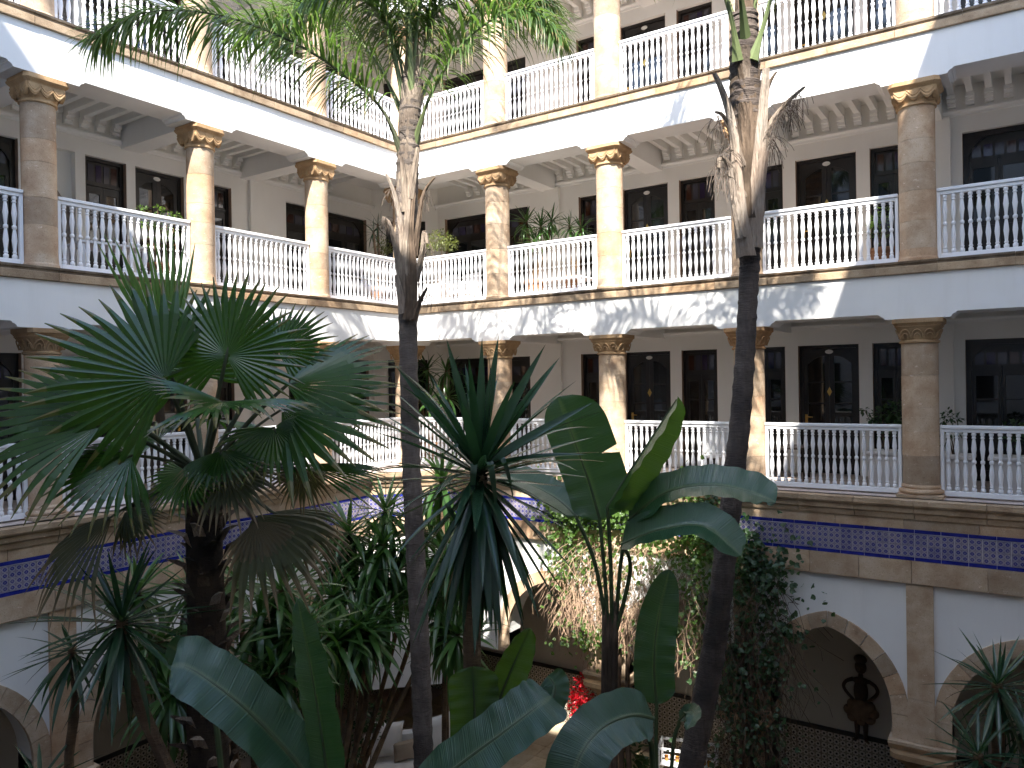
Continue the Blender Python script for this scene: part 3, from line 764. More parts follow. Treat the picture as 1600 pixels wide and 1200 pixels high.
# ------------------------------------------------------------------ columns
def sq_ring(mb, secs, n=32):
    """loft of rounded squares: secs = (half size, squareness 0..1, z)"""
    vs = []; fs = []
    for h, q, z in secs:
        for i in range(n):
            a = 2 * PI * (i + .5) / n; c, s_ = math.cos(a), math.sin(a); m = max(abs(c), abs(s_))
            r = h * ((1 - q) + q / m); vs.append((r * c, r * s_, z))
    for k in range(len(secs) - 1):
        for i in range(n):
            j = (i + 1) % n; fs.append((k * n + i, k * n + j, (k + 1) * n + j, (k + 1) * n + i))
    fs.append(tuple(range(n - 1, -1, -1))); o = (len(secs) - 1) * n; fs.append(tuple(o + i for i in range(n)))
    return mb.add(vs, fs)
SR = .277
def capital_low():
    mb = MB(); sq_ring(mb, [(SR + .005, 0, 0), (SR + .03, 0, .01), (SR + .03, 0, .035), (SR + .008, .0, .045), (SR + .004, .15, .06), (SR + .02, .55, .16), (.335, .9, .25), (.345, 1, .262), (.335, 1, .268), (.355, 1, .30), (.375, 1, .315), (.375, 1, .38)])
    for f in range(4):
        rot = Matrix.Rotation(f * PI / 2, 3, 'Z')
        for cx in (-.18, 0, .18):
            for r in (.085, .048):
                pts = []
                for k in range(9):
                    a = PI * k / 8; x = cx + r * math.cos(a); z = .075 + r * 1.65 * math.sin(a)
                    yy = -(SR + .004 + (.335 - SR) * max(0, (z - .06) / .19) ** 1.3) - .004
                    yy *= 1 if abs(x) < .12 else 1 - .12 * max(0, (.2 - z)) / .14 * (abs(x) / .27)
                    pts.append(rot @ V3((x, yy, z)))
                mb.tube(pts, .011, 5)
    return mb.mesh('capital', M['carved'])
def capital_up():
    mb = MB(); sq_ring(mb, [(SR + .004, 0, 0), (SR + .03, 0, .012), (SR + .03, 0, .04), (SR + .006, 0, .05), (SR + .006, .2, .075), (SR + .03, .7, .14), (.325, 1, .25), (.335, 1, .265), (.365, 1, .29), (.385, 1, .31), (.385, 1, .335), (.37, 1, .34), (.37, 1, .38)])
    for f in range(4):
        rot = Matrix.Rotation(f * PI / 2, 3, 'Z')
        n = 36; top = []; bot = []
        for k in range(n + 1):
            x = -.30 + .60 * k / n; ph = abs(math.sin(PI * (k / n) * 3))
            top.append((x, .262)); bot.append((x, .165 - .085 * ph))
        mb.prism(top + bot[::-1], -.325, -.27, lambda u, v, e: rot @ V3((u, e, v)))
        for dz, rr in ((.028, .011), (.075, .009)):
            pts = [rot @ V3((x, -.328, z + dz)) for x, z in bot]
            mb.tube(pts, rr, 5)
    return mb.mesh('capital', M['carved'])
CAPM = {1: capital_low(), 2: capital_up(), 3: capital_up()}
DRH = 2.2 / 5
def drum_mesh(h):
    mb = MB()
    mb.lathe([(SR, .004), (SR, h - .004)], 40, cap=False); mb.lathe([(SR - .009, 0), (SR, .004)], 40, cap=False); mb.lathe([(SR, h - .004), (SR - .009, h)], 40, cap=False)
    return mb.mesh('drum', M['stone'], True, False)
DRM = drum_mesh(1.0)
BASEM = {1: MB().box(-.345, .345, -.345, .345, 0, .05).lathe([(.30, .05), (.335, .065), (.345, .09), (.335, .115), (.30, .13), (.288, .14), (.30, .15), (.30, .17), (SR + .004, .2)], 32).mesh('column_base', M['stone']),
         2: MB().lathe([(.305, 0), (.305, .05), (.29, .075), (SR + .002, .2)], 32).mesh('column_base', M['stone'])}
BASEM[3] = BASEM[2]
CS = {'R': .95, 'L': .84}                       # the columns of one wing are slimmer
def column(w, k, lv):
    p = W(w, k * BAY, 0, FL[lv])
    if k == 0: lab = f'sandstone column at the inner corner of the {LEVNAME[lv]}, behind the ringed palm trunk'
    else: lab = f'sandstone column on the {LEVNAME[lv]}, {ORD[k]} from the corner, {WINGNAME[w]}'
    t = thing('stone_column', lab, 'column', p, 'stone columns carrying the galleries', 'thing')
    t.scale = (CS[w], CS[w], 1)
    part('column_base', BASEM[lv], t)
    hs = [rnd.choice((.36, .42, .46, .5, .56)) for j in range(rnd.choice((5, 5, 6)))]; tot = ST - CAPZ - .38 - .2; z = .2
    for h in hs:
        h *= tot / sum(hs)
        part('drum', DRM, t, mat=Matrix.Translation((rnd.uniform(-.002, .002), rnd.uniform(-.002, .002), z)) @ Matrix.Rotation(rnd.uniform(0, 6), 4, 'Z') @ Matrix.Diagonal((1, 1, h - .001, 1))); z += h
    part('capital', CAPM[lv], t, (0, 0, ST - CAPZ - .38 - .002))
for lv in (1, 2, 3):
    for k in (0, 1, 2, 3, 4): column('R', k, lv)
    for k in (1, 2, 3): column('L', k, lv)
# short columns under the imposts
gcap = MB(); sq_ring(gcap, [(.24, 0, 0), (.265, 0, .02), (.25, 0, .04), (.27, .6, .16), (.40, 1, .30), (.43, 1, .32), (.43, 1, .40)]); gcap = gcap.mesh('capital', M['carved'])
gsh = MB().lathe([(.26, 0), (.24, .1), (.235, ZS - .15 - .4)], 28).mesh('shaft', M['stone'])
for w, ks in (('R', (2, 3, 4)), ('L', (2, 3))):
    for k in ks:
        t = thing('arcade_column', f'short arcade column under the {ORD[k-1]} stone strip from the corner, {WINGNAME[w]}', 'column', W(w, k * BAY, .25, .03), 'short columns under the arches', 'thing')
        part('shaft', gsh, t); part('capital', gcap, t, (0, 0, ZS - .15 - .4 - .032))

# ------------------------------------------------------------------ balustrades
bp = [(.022, 0), (.03, .01), (.03, .045), (.018, .06), (.026, .08), (.018, .10), (.020, .13), (.031, .24), (.026, .30), (.016, .385), (.027, .40), (.027, .43), (.016, .445), (.022, .52), (.031, .60), (.022, .70), (.017, .735), (.027, .75), (.018, .77), (.028, .79), (.028, .815), (.02, .825)]
BALM = MB().lathe([(r, z) for r, z in bp], 8).mesh('baluster', M['paint'], True)
def balustrade(w, k, lv):
    s0 = k * BAY + .285 * CS['R' if k == 0 else w]; s1 = (k + 1) * BAY - .285 * CS[w]
    if s1 > END[w]: s1 = END[w] - .01
    ln = s1 - s0; F = FL[lv]
    lab = f'white balustrade on the {LEVNAME[lv]}, {ORD[k+1]} bay from the corner, {WINGNAME[w]}'
    t = thing('balustrade', lab, 'railing', W(w, (s0 + s1) / 2, 0, F), 'white turned balustrades of the galleries')
    t.rotation_euler = (0, 0, wrot(w))
    h = ln / 2
    part('top_rail', MB().cbox(-h + .002, h - .002, -.055, .055, 1.075, 1.127, .008).cbox(-h + .052, h - .052, -.035, .035, 1.020, 1.073, .004).mesh('top_rail', M['paint']), t)
    part('bottom_rail', MB().cbox(-h + .052, h - .052, -.035, .035, .025, .105, .006).mesh('bottom_rail', M['paint']), t)
    for sx in (-1, 1): part('post', MB().cbox(sx * (h - .026) - .024, sx * (h - .026) + .024, -.036, .036, .02, 1.073, .004).mesh('post', M['paint']), t)
    n = max(3, int(round((ln - .1) / .1165))); st = (ln - .1) / n
    for i in range(n):
        part('baluster', BALM, t, mat=Matrix.Translation((-h + .05 + (i + .5) * st, 0, .106)) @ Matrix.Rotation(rnd.uniform(0, .7), 4, 'Z') @ Matrix.Diagonal((1.2, 1.2, 1.107, 1)))
for lv in (1, 2, 3):
    for k in range(5): balustrade('R', k, lv)
    for k in range(4): balustrade('L', k, lv)
# ------------------------------------------------------------------ plants: shared shapes
def view(r, u, c): return (r * RT + u * UP - c * FW)
def frame(pos, ydir, up, sc=1.0, sx=None):
    y = ydir.normalized(); z = (up - y * up.dot(y))
    z = z.normalized() if z.length > 1e-5 else y.orthogonal().normalized()
    x = y.cross(z)
    m = Matrix(((x.x, y.x, z.x, 0), (x.y, y.y, z.y, 0), (x.z, y.z, z.z, 0), (0, 0, 0, 1)))
    return Matrix.Translation(pos) @ m @ Matrix.Diagonal((sc if sx is None else sx, sc, sc, 1))
def strap_mesh(name, mat, w, curve, kink=0.0, twist=0.0, n=9, fold=.35):
    """sword leaf of length 1 along y, blade normal z, bending down by 'curve' radians"""
    mb = MB(); vs = []; tt = []; ww = []; fs = []; p = V3((0, 0, 0)); a = 0
    for k in range(n + 1):
        t = k / n
        wd = w * min(1, .55 + 2.2 * t) * (1 - max(0, (t - .45) / .55) ** 1.7) + .0008
        ang = -curve * t ** 1.6 - (kink if t > .55 else 0)
        if k: p = p + V3((0, math.cos(ang), math.sin(ang))) / n
        nz = V3((0, -math.sin(ang), math.cos(ang))); tw = twist * t
        sx = V3((math.cos(tw), 0, 0)) + nz * math.sin(tw)
        for q, e in ((-1, fold), (0, 0), (1, fold)):
            vs.append(p + sx * q * wd / 2 + nz * e * wd / 2 * abs(q)); tt.append(t + .001); ww.append(q * .5 + .0001)
    for k in range(n):
        for i in range(2): a = 3 * k + i; fs.append((a, a + 1, a + 4, a + 3))
    mb.add(vs, fs, tt, 0, ww); return mb.mesh(name, mat, True, False)
YL = [strap_mesh('leaf', M['yucca'], .070, c, k, tw) for c, k, tw in ((.02, 0, .1), (.15, 0, -.15), (.35, 0, .1), (.6, 0, -.1), (.2, 1.9, .1), (.1, 0, 0))]
DL = [strap_mesh('leaf', M['drac'], .095, c, k, tw) for c, k, tw in ((.1, 0, .1), (.5, 0, -.2), (1.0, 0, .2), (1.6, 0, -.1), (.4, 1.6, .1))]
def rosette(par, origin, center, axis, n, L, lib, emin, emax, seed, droop=0.0, part_name='leaf', arr=None):
    """sword leaves spiralling round a stem tip; emin/emax = elevation from the axis plane in degrees"""
    r = random.Random(seed); ax = axis.normalized(); u = ax.orthogonal().normalized(); v = ax.cross(u)
    for i in range(n):
        f = (i + .5) / n
        el = math.radians(emax + (emin - emax) * f ** .9 + r.uniform(-7, 7)); az = i * 2.39996 + r.uniform(-.2, .2)
        d = (u * math.cos(az) + v * math.sin(az)) * math.cos(el) + ax * math.sin(el)
        d.z -= droop * r.uniform(0, 1); d.normalize()
        up = V3((0, 0, 1)) if abs(d.z) < .93 else ax.orthogonal()
        up = up if el > math.radians(-50) else (u * math.cos(az) + v * math.sin(az))
        k = min(len(lib) - 1, int(r.random() * (2 + 3 * f)))
        if el < math.radians(-35): k = r.choice((0, 1, 2))
        m = frame(center - origin + d * .02 - ax * (.10 * f), d, up, L * r.uniform(.82, 1.12) * (.75 + .5 * min(f * 2.5, 1) * .5 + .0))
        if arr is not None: arr.append((lib[k], m))
        else: part(part_name, lib[k], par, mat=m)
def sword_plant(name, label, cat, stems, lib, group=None, bark='ytrunk', seed=1):
    """stems: list of (points from base to tip, radius, n leaves, leaf length, emin, emax, droop, axis)"""
    o = V3(stems[0][0][0]); t = thing(name, label, cat, o, group)
    total = sum(s[2] for s in stems)
    for i, (pts, rad, n, L, emin, emax, droop, ax) in enumerate(stems):
        pts = [V3(p) for p in pts]
        mb = MB(); fine = []
        for a, b in zip(pts, pts[1:]):
            for q in range(5): fine.append(a.lerp(b, q / 5))
        fine.append(pts[-1])
        rr = [rad * (1.25 - .35 * k / len(fine)) * rnd.uniform(.92, 1.08) for k in range(len(fine))]
        mb.tube(fine, rr, 9, wob=.05)
        part('stem', mb.mesh('stem', M[bark], True, off=o), t)
        rosette(t, o, pts[-1], V3(ax), n, L, lib, emin, emax, seed * 31 + i, droop)
    return t
def ground_below(p, dx=0, dy=0): return V3((p.x + dx, p.y + dy, .0))

# ---- fan palm
FC = at(318, 745, 7.6)
fo = V3((FC.x + .03, FC.y, 0))
fan = thing('fan_palm', 'dark green fan palm with shaggy brown trunk, its pleated fans filling one side', 'palm tree', fo)
mb = MB(); pts = [fo + (FC - fo) * (k / 18) for k in range(19)]
mb.tube(pts, [.24 - .07 * k / 18 + rnd.uniform(-.008, .008) for k in range(19)], 14, wob=.06)
part('trunk', mb.mesh('trunk', M['ftrunk'], True, off=fo), fan)
bt = MB()
bt.add([(-.055, 0, 0), (.055, 0, 0), (.05, .05, .09), (-.05, .05, .09), (.018, .17, .15), (-.018, .17, .15), (0, .02, .11), (0, .10, .145)], [(0, 1, 2, 3), (3, 2, 4, 5), (0, 3, 6), (1, 6, 2), (6, 3, 5, 7), (6, 7, 4, 2), (7, 5, 4)], t=[.1] * 8)
BOOT = [bt.mesh('leaf_base', M[k]) for k in ('bootd', 'ftrunk', 'bootd', 'boot')]
r_ = random.Random(5)
for i in range(190):
    z = .25 + (FC.z - .25) * i / 190; a = i * 2.39996
    d = V3((math.cos(a), math.sin(a), 0)); rr = .235 - .07 * z / FC.z
    m = frame(V3((0, 0, z)) + d * (rr - .015) + (FC - fo) * 0, d, V3((0, 0, 1)), r_.uniform(.7, 1.25))
    part('leaf_base', BOOT[min(3, int(r_.random() ** 1.8 * 4))], fan, mat=m)
def fan_blade(mb, R, span, nseg, seed, droop=.25, split=.5, cup=.3, ragged=.12):
    """pleated fan: hub at the origin, axis +y, normal +z"""
    r = random.Random(seed); da = 2 * span / nseg
    for i in range(nseg):
        th = -span + (i + .5) * da
        Ls = R * (1 - .30 * (abs(th) / PI) ** 1.5) * r.uniform(1 - ragged, 1.04)
        dr = droop * r.uniform(.4, 1.8); side = r.uniform(-.10, .10)
        rows = (.04, .22, .42, split + .04, .72, .86, 1.0); vs = []; tt = []; fs = []; ww = []
        for k, q in enumerate(rows):
            rad = q * Ls
            hw = rad * math.tan(da / 2) if q <= split + .05 else split * Ls * math.tan(da / 2) * max(.03, (1 - (q - split) / (1.02 - split)) ** .75)
            pl = .32 * hw * (1 if q > .1 else .4)
            bend = dr * max(0, q - split) ** 1.6 * R * 2.2
            sag = -cup * (q ** 1.5) * R * .35 * (abs(th) / span) ** 2
            ang = th + side * max(0, q - split)
            c = V3((math.sin(ang) * rad, math.cos(ang) * rad, sag)); sd = V3((math.cos(ang), -math.sin(ang), 0))
            low = V3((0, 0, -1)) * bend
            vs += [c - sd * hw + low - V3((0, 0, pl)), c + low + V3((0, 0, pl)), c + sd * hw + low - V3((0, 0, pl))]
            tt += [q] * 3; ww += [-.3, 0, .3]
        for k in range(len(rows) - 1):
            for j in range(2): a = 3 * k + j; fs.append((a, a + 1, a + 4, a + 3))
        mb.add(vs, fs, tt, 0, ww)
def fan_frond(hub, axis, normal, R, span=150, mat='fan', droop=.25, split=.5, cup=.3, seed=0, petiole=True, grav=.18):
    y = axis.normalized(); z = (normal - y * normal.dot(y)).normalized(); x = y.cross(z)
    mb = MB(); fan_blade(mb, R, math.radians(span), max(14, int(span / 180 * 46)), seed, droop, split, cup)
    b = MB(); vs = []
    for p in mb.v:
        q = hub + x * p.x + y * p.y + z * p.z; dd = p.length / R
        q = q + V3((0, 0, -grav * R * dd ** 2.6)); vs.append(q)
    b.add(vs, mb.f, mb.t, 0, mb.w)
    fr = part('frond', b.mesh('frond', M[mat], False, False, off=fo), fan)
    if petiole:
        mid = FC.lerp(hub, .5) + V3((0, 0, .10)); pts = []
        for k in range(9):
            t = k / 8; pts.append(FC * (1 - t) ** 2 + mid * 2 * t * (1 - t) + hub * t * t)
        pm = MB().tube([p for p in pts] + [hub + y * .10 * R], [.03 - .016 * k / 9 for k in range(9)] + [.006], 6, flat=.6)
        part('petiole', pm.mesh('petiole', M['rachis_d' if mat != 'fan_dry' else 'bootd'], True, off=fo), fr)
SP = [ # hub px, py, depth, axis(r,u,c), normal(r,u,c), R, span, mat, droop, cup
 (354, 556, 7.25, (.12, 1, -.1), (.0, .12, 1), .86, 150, 'fan', .10, .25),
 (258, 594, 7.05, (-.95, .38, .1), (.12, .30, 1), 1.22, 98, 'fan', .12, .3),
 (264, 578, 7.35, (-.17, 1, -.05), (.75, 0, .7), 1.42, 22, 'fan_young', .02, .1),
 (165, 636, 7.2, (-1, .12, .2), (.05, .75, .6), 1.16, 66, 'fan', .22, .3),
 (158, 664, 6.9, (-1, -.16, .25), (.0, .75, .65), 1.16, 66, 'fan', .35, .4),
 (435, 548, 7.8, (.70, .68, -.2), (-.2, .30, 1), .62, 110, 'fan', .12, .3),
 (448, 602, 7.5, (1, .22, .0), (-.1, .75, .6), 1.14, 66, 'fan', .2, .3),
 (440, 640, 7.2, (1, -.02, .15), (-.05, .8, .6), 1.14, 70, 'fan', .3, .4),
 (350, 628, 6.85, (.75, .02, .65), (.0, 1, .14), .90, 95, 'fan', .25, .4),
 (348, 628, 6.95, (-.72, .34, .55), (.2, .9, .12), .72, 80, 'fan', .2, .4),
 (428, 668, 6.95, (.45, -.70, .5), (.2, .55, .8), .62, 120, 'fan', .5, .6),
 (292, 738, 6.8, (.0, -.85, .5), (.0, .5, .85), .44, 125, 'fan', .3, .5),
 (352, 738, 6.9, (.85, -.45, .35), (.0, .8, .55), .55, 80, 'fan_old', .5, .5),
 (472, 726, 7.2, (1, -.14, .12), (.05, .85, .5), .88, 26, 'fan', .25, .3),
 (474, 732, 7.25, (.0, -1, .2), (.1, .3, .9), .38, 95, 'fan_old', .5, .3),
 (176, 806, 6.95, (-.72, -.66, .25), (-.3, .6, .7), .96, 46, 'fan_old', .5, .5),
 (196, 798, 7.3, (.75, -.55, .2), (.2, .6, .7), .42, 60, 'fan_old', .5, .5),
 (396, 806, 7.0, (.72, -.62, .3), (.2, .6, .75), .90, 58, 'fan_old', .6, .5),
 (400, 815, 6.9, (.42, -.88, .3), (.2, .5, .8), .50, 70, 'fan_dry', .7, .5),
 (425, 800, 7.4, (.92, -.35, -.1), (.2, .75, .6), .82, 40, 'fan_old', .6, .5),
 (300, 585, 8.3, (-.30, .88, -.4), (.1, -.3, 1), .95, 120, 'fan', .15, .3),
 (245, 690, 8.2, (-.9, .0, -.4), (.0, .8, .55), .85, 80, 'fan', .3, .4),
 (205, 712, 6.95, (-.80, -.45, .5), (-.1, .7, .65), .85, 85, 'fan', .45, .6),
 (262, 765, 7.6, (-.85, -.40, .0), (-.1, .8, .5), .70, 60, 'fan_old', .5, .5),
 (330, 655, 8.3, (.2, -.1, -1), (.0, .9, .3), .8, 110, 'fan', .3, .4),
 (345, 705, 6.75, (.25, -.55, .8), (.0, .75, .6), .5, 90, 'fan', .4, .6),
]
for i, (px, py, dp, ax, nm, R, span, mt, dr, cup) in enumerate(SP):
    fan_frond(at(px, py, dp), view(*ax), view(*nm), R, span, mt, dr * .45, .58, cup, i + 3, grav=.05 if mt in ('fan', 'fan_young') else .16)

# ---- feather palms
def feather(par, o, pts, n, L, wid, mat, seed, plumose=.5, start=.22, droop=.5, name='frond', rad=.02, rmat='rachis'):
    r = random.Random(seed); pts = [V3(p) for p in pts]
    # smooth spine
    def ev(t):
        x = t * (len(pts) - 1); i = min(int(x), len(pts) - 2); f = x - i
        p0 = pts[max(i - 1, 0)]; p1 = pts[i]; p2 = pts[i + 1]; p3 = pts[min(i + 2, len(pts) - 1)]
        return .5 * ((2 * p1) + (p2 - p0) * f + (2 * p0 - 5 * p1 + 4 * p2 - p3) * f * f + (3 * p1 - p0 - 3 * p2 + p3) * f ** 3)
    mb = MB()
    for i in range(n):
        t = start + (1 - start) * (i + r.random()) / n; p = ev(t); d = (ev(min(t + .02, 1)) - ev(t - .02)).normalized()
        sd = d.cross(V3((0, 0, 1))); sd = sd.normalized() if sd.length > .05 else RT; up = sd.cross(d)
        for sg in (-1, 1):
            a = r.uniform(-plumose, plumose) * 1.2 + .2
            dir_ = (sd * sg * math.cos(a) + up * math.sin(a)) * .80 + d * r.uniform(.35, .75)
            dir_.normalize(); ll = L * (.55 + .6 * math.sin(PI * min(1, (t - start) / (1 - start) * .85 + .12))) * r.uniform(.75, 1.1)
            q = p.copy(); vs = []; tt = []; k_n = 5; dcur = dir_.copy(); g = droop * r.uniform(.6, 1.6)
            sx = dcur.cross(V3((0, 0, 1))); sx = sx.normalized() if sx.length > .05 else sd
            for k in range(k_n + 1):
                tq = k / k_n; w_ = wid * (1 - tq ** 2.2) * (.6 if k == 0 else 1) + .0008
                sx = (dcur.cross(V3((0, 0, 1))))
                sx = sx.normalized() if sx.length > .05 else sd
                vs += [q - sx * w_ / 2, q + sx * w_ / 2]; tt += [tq + .001] * 2
                dcur = (dcur + V3((0, 0, -g / k_n * (1 + tq)))).normalized(); q = q + dcur * ll / k_n
            mb.add(vs, [(2 * k, 2 * k + 1, 2 * k + 3, 2 * k + 2) for k in range(k_n)], tt)
    fr = part(name, mb.mesh(name, M[mat], True, False, off=o), par)
    sp = [ev(k / 20) for k in range(21)]
    part('rachis', MB().tube(sp, [rad * (1 - .85 * k / 20) + (rad * 1.3 * max(0, 1 - k / 3)) for k in range(21)], 6, flat=.8).mesh('rachis', M[rmat], True, off=o), fr)
    return fr
def smooth_line(pts, n):
    pts = [V3(p) for p in pts]; out = []
    for k in range(n + 1):
        x = k / n * (len(pts) - 1); i = min(int(x), len(pts) - 2); f = x - i
        p0 = pts[max(i - 1, 0)]; p1 = pts[i]; p2 = pts[i + 1]; p3 = pts[min(i + 2, len(pts) - 1)]
        out.append(.5 * ((2 * p1) + (p2 - p0) * f + (2 * p0 - 5 * p1 + 4 * p2 - p3) * f * f + (3 * p1 - p0 - 3 * p2 + p3) * f ** 3))
    return out
def ringed_trunk(par, o, line, rads, mat, ring=.16):
    """smooth trunk with raised leaf-scar rings"""
    n = len(line); L = sum((line[i + 1] - line[i]).length for i in range(n - 1)); N_ = int(L / ring)
    pts = []; rr = []
    fine = smooth_line(line, N_ * 4)
    for k, p in enumerate(fine):
        x = k / len(fine) * (len(rads) - 1); i = min(int(x), len(rads) - 2); R = rads[i] + (rads[i + 1] - rads[i]) * (x - i)
        pts.append(p + V3((rnd.uniform(-1, 1), rnd.uniform(-1, 1), 0)) * .003)
        rr.append(R * (1.0, 1.05, .985, .97)[k % 4] * rnd.uniform(.985, 1.015))
    return part('trunk', MB().tube(pts, rr, 16).mesh('trunk', M[mat], True, off=o), par)
def old_base(par, o, pts, w0, w1, mat, name='leaf_base', curl=.35):
    """dry clasping leaf base: a trough shaped strip narrowing upwards; ends ragged"""
    pts = smooth_line(pts, 9); mb = MB(); vs = []; fs = []; n = len(pts)
    ax = V3((par.location.x, par.location.y, 0))
    for k, p in enumerate(pts):
        t = k / (n - 1); w = w0 + (w1 - w0) * t ** .7
        d = (pts[min(k + 1, n - 1)] - pts[max(k - 1, 0)]).normalized()
        out = (CAM - p); out.z = 0; out = out.normalized()
        sd = d.cross(V3((0, 0, 1))); tr = TRK[par.name]
        best = min(tr, key=lambda q: (q - p).length); rad = (p - best); rad.z = 0
        rad = rad.normalized() if rad.length > .01 else out
        sd = rad.cross(d).normalized(); 
        for j, q in enumerate((-1, -.5, 0, .5, 1)):
            vs.append(p + sd * q * w / 2 - rad * curl * w * q * q * .8 + rad * .010 * (j % 2) + (rnd.uniform(-.006, .006) * d))
        
    m_ = len(vs)
    vs2 = [v for v in vs]
    for k in range(n):
        for j in range(5):
            c = pts[k]; p = vs[k * 5 + j]; best = min(TRK[par.name], key=lambda q: (q - c).length); rad = c - best; rad.z = 0
            rad = rad.normalized() if rad.length > .01 else V3((0, -1, 0))
            vs2.append(p - rad * (.016 * (1 - .4 * k / n)))
    for k in range(n - 1):
        for j in range(4):
            a = k * 5 + j; fs.append((a, a + 1, a + 6, a + 5)); b = m_ + a; fs.append((b, b + 5, b + 6, b + 1))
        fs.append((k * 5, k * 5 + 5, m_ + k * 5 + 5, m_ + k * 5)); fs.append((k * 5 + 4, m_ + k * 5 + 4, m_ + k * 5 + 9, k * 5 + 9))
    e = (n - 1) * 5
    fs.append((e, e + 1, e + 2, e + 3, e + 4, m_ + e + 4, m_ + e + 3, m_ + e + 2, m_ + e + 1, m_ + e))
    mb.add(vs2, fs); return part(name, mb.mesh(name, M[mat], True, off=o), par)
TRK = {}
def hang_fibres(par, o, spots, n, L, seed):
    r = random.Random(seed); mb = MB()
    for i in range(n):
        p = V3(r.choice(spots)) + V3((r.uniform(-.05, .05), r.uniform(-.05, .05), r.uniform(-.06, .06)))
        q = p.copy(); pts = [q]; d = V3((r.uniform(-.7, .7), r.uniform(-.7, .7), r.uniform(-.6, .4)))
        for k in range(5):
            d = (d + V3((r.uniform(-.3, .3), r.uniform(-.3, .3), -.45))).normalized(); q = q + d * L * r.uniform(.5, 1.2) / 5; pts.append(q)
        mb.tube(pts, .0028, 3, cap=False)
    part('fibre', mb.mesh('fibre', M['fibre'], False, False, off=o), par, kind='stuff')

# tall palm before the inner corner
KQ = 1.0; KP = .95
sc = lambda l, k: [(x, y, d * k) for x, y, d in l]
QD = 10.4 * KQ
ql = [at(668, 1543, QD), at(664, 1300, QD), at(660, 1120, QD), at(654, 960, QD), at(646, 800, QD), at(640, 640, QD), at(637, 480, QD), at(635, 360, QD), at(637, 260, QD), at(641, 180, QD), at(643, 120, QD)]
ql[0].z = 0
qo = ql[0].copy()
qp = thing('feather_palm', 'tall feather palm with slender ringed trunk standing before the inner corner of the courtyard', 'palm tree', qo)
TRK[qp.name] = smooth_line(ql, 60)
ringed_trunk(qp, qo, ql, [KQ * q for q in (.14, .135, .132, .13, .128, .122, .125, .145, .15, .145, .13)], 'ptrunk', .19)
qD = lambda l: [at(x, y, d) for x, y, d in l]
part('crownshaft', MB().tube([p + V3((rnd.uniform(-1, 1), rnd.uniform(-1, 1), 0)) * .006 for p in smooth_line(qD([(635, 340, QD), (637, 260, QD), (641, 180, QD), (643, 120, QD), (645, 60, QD), (646, 5, QD)]), 24)], [KQ * (.148 + rnd.uniform(-.010, .010) if k < 13 else .148 - .125 * ((k - 13) / 11) ** .8) for k in range(25)], 14, wob=.08).mesh('crownshaft', M['boot2'], True, off=qo), qp)
QF = [
 ([(630, 250, 10.35), (600, 175, 10.2), (540, 118, 9.9), (450, 62, 9.5), (335, 22, 9.1), (225, 20, 8.9), (150, 60, 8.8)], 95, .66),
 ([(648, 225, 10.35), (672, 150, 10.1), (722, 70, 9.7), (780, 25, 9.4), (835, 20, 9.2), (875, 60, 9.0)], 60, .52),
 ([(636, 190, 10.4), (612, 60, 10.2), (575, -70, 9.8), (520, -150, 9.3), (430, -170, 8.9), (350, -110, 8.6)], 75, .65),
 ([(646, 190, 10.4), (668, 50, 10.5), (712, -80, 10.5), (790, -150, 10.4), (880, -140, 10.3), (960, -70, 10.2)], 75, .65),
 ([(638, 190, 10.4), (625, 95, 10.4), (590, 20, 10.3), (540, -15, 10.2), (480, 0, 10.1), (430, 60, 10.0)], 75, .6),
 ([(645, 190, 10.5), (690, 85, 10.9), (760, 10, 11.4), (830, 5, 11.9), (880, 50, 12.2)], 60, .58),
 ([(637, 195, 10.5), (580, 85, 11.0), (500, 15, 11.6), (420, 20, 12.1), (365, 70, 12.4)], 60, .58),
 ([(643, 185, 10.4), (650, 40, 10.6), (640, -100, 10.9), (600, -190, 11.3), (540, -200, 11.8)], 60, .6),
 ([(645, 185, 10.4), (662, 80, 10.4), (690, 0, 10.4), (740, -50, 10.3), (800, -50, 10.2), (860, 10, 10.1)], 75, .62),
 ([(641, 185, 10.45), (645, 70, 10.5), (620, -20, 10.7), (570, -70, 10.9), (510, -60, 11.2), (460, 0, 11.4)], 75, .62),
 ([(641, 185, 10.4), (655, 20, 10.2), (690, -120, 9.9), (760, -200, 9.6), (850, -190, 9.3)], 60, .6),
 ([(639, 190, 10.4), (600, 40, 10.7), (540, -80, 11.1), (450, -130, 11.5), (370, -90, 11.9)], 60, .6),
 ([(643, 150, 10.4), (650, -60, 10.3), (665, -250, 10.2), (720, -400, 10.1), (820, -430, 10.0), (900, -340, 9.9)], 80, .65),
 ([(642, 150, 10.4), (630, -60, 10.5), (600, -250, 10.7), (530, -380, 11.0), (430, -390, 11.3), (360, -310, 11.6)], 80, .65),
 ([(643, 150, 10.5), (655, -80, 10.9), (680, -260, 11.5), (720, -360, 12.3), (760, -340, 13.1)], 70, .65),
 ([(643, 150, 10.3), (640, -70, 9.9), (660, -280, 9.3), (700, -420, 8.7), (770, -440, 8.1)], 70, .65),
]
for i, (l, n, L) in enumerate(QF): feather(qp, qo, qD(sc(l, KQ)), int(n * 2.15), L * 1.22 * KQ, .027, 'queen', 40 + i, .75, .20, 1.05, rad=.025, rmat='rachis' if i not in (0,) else 'rachis_d')
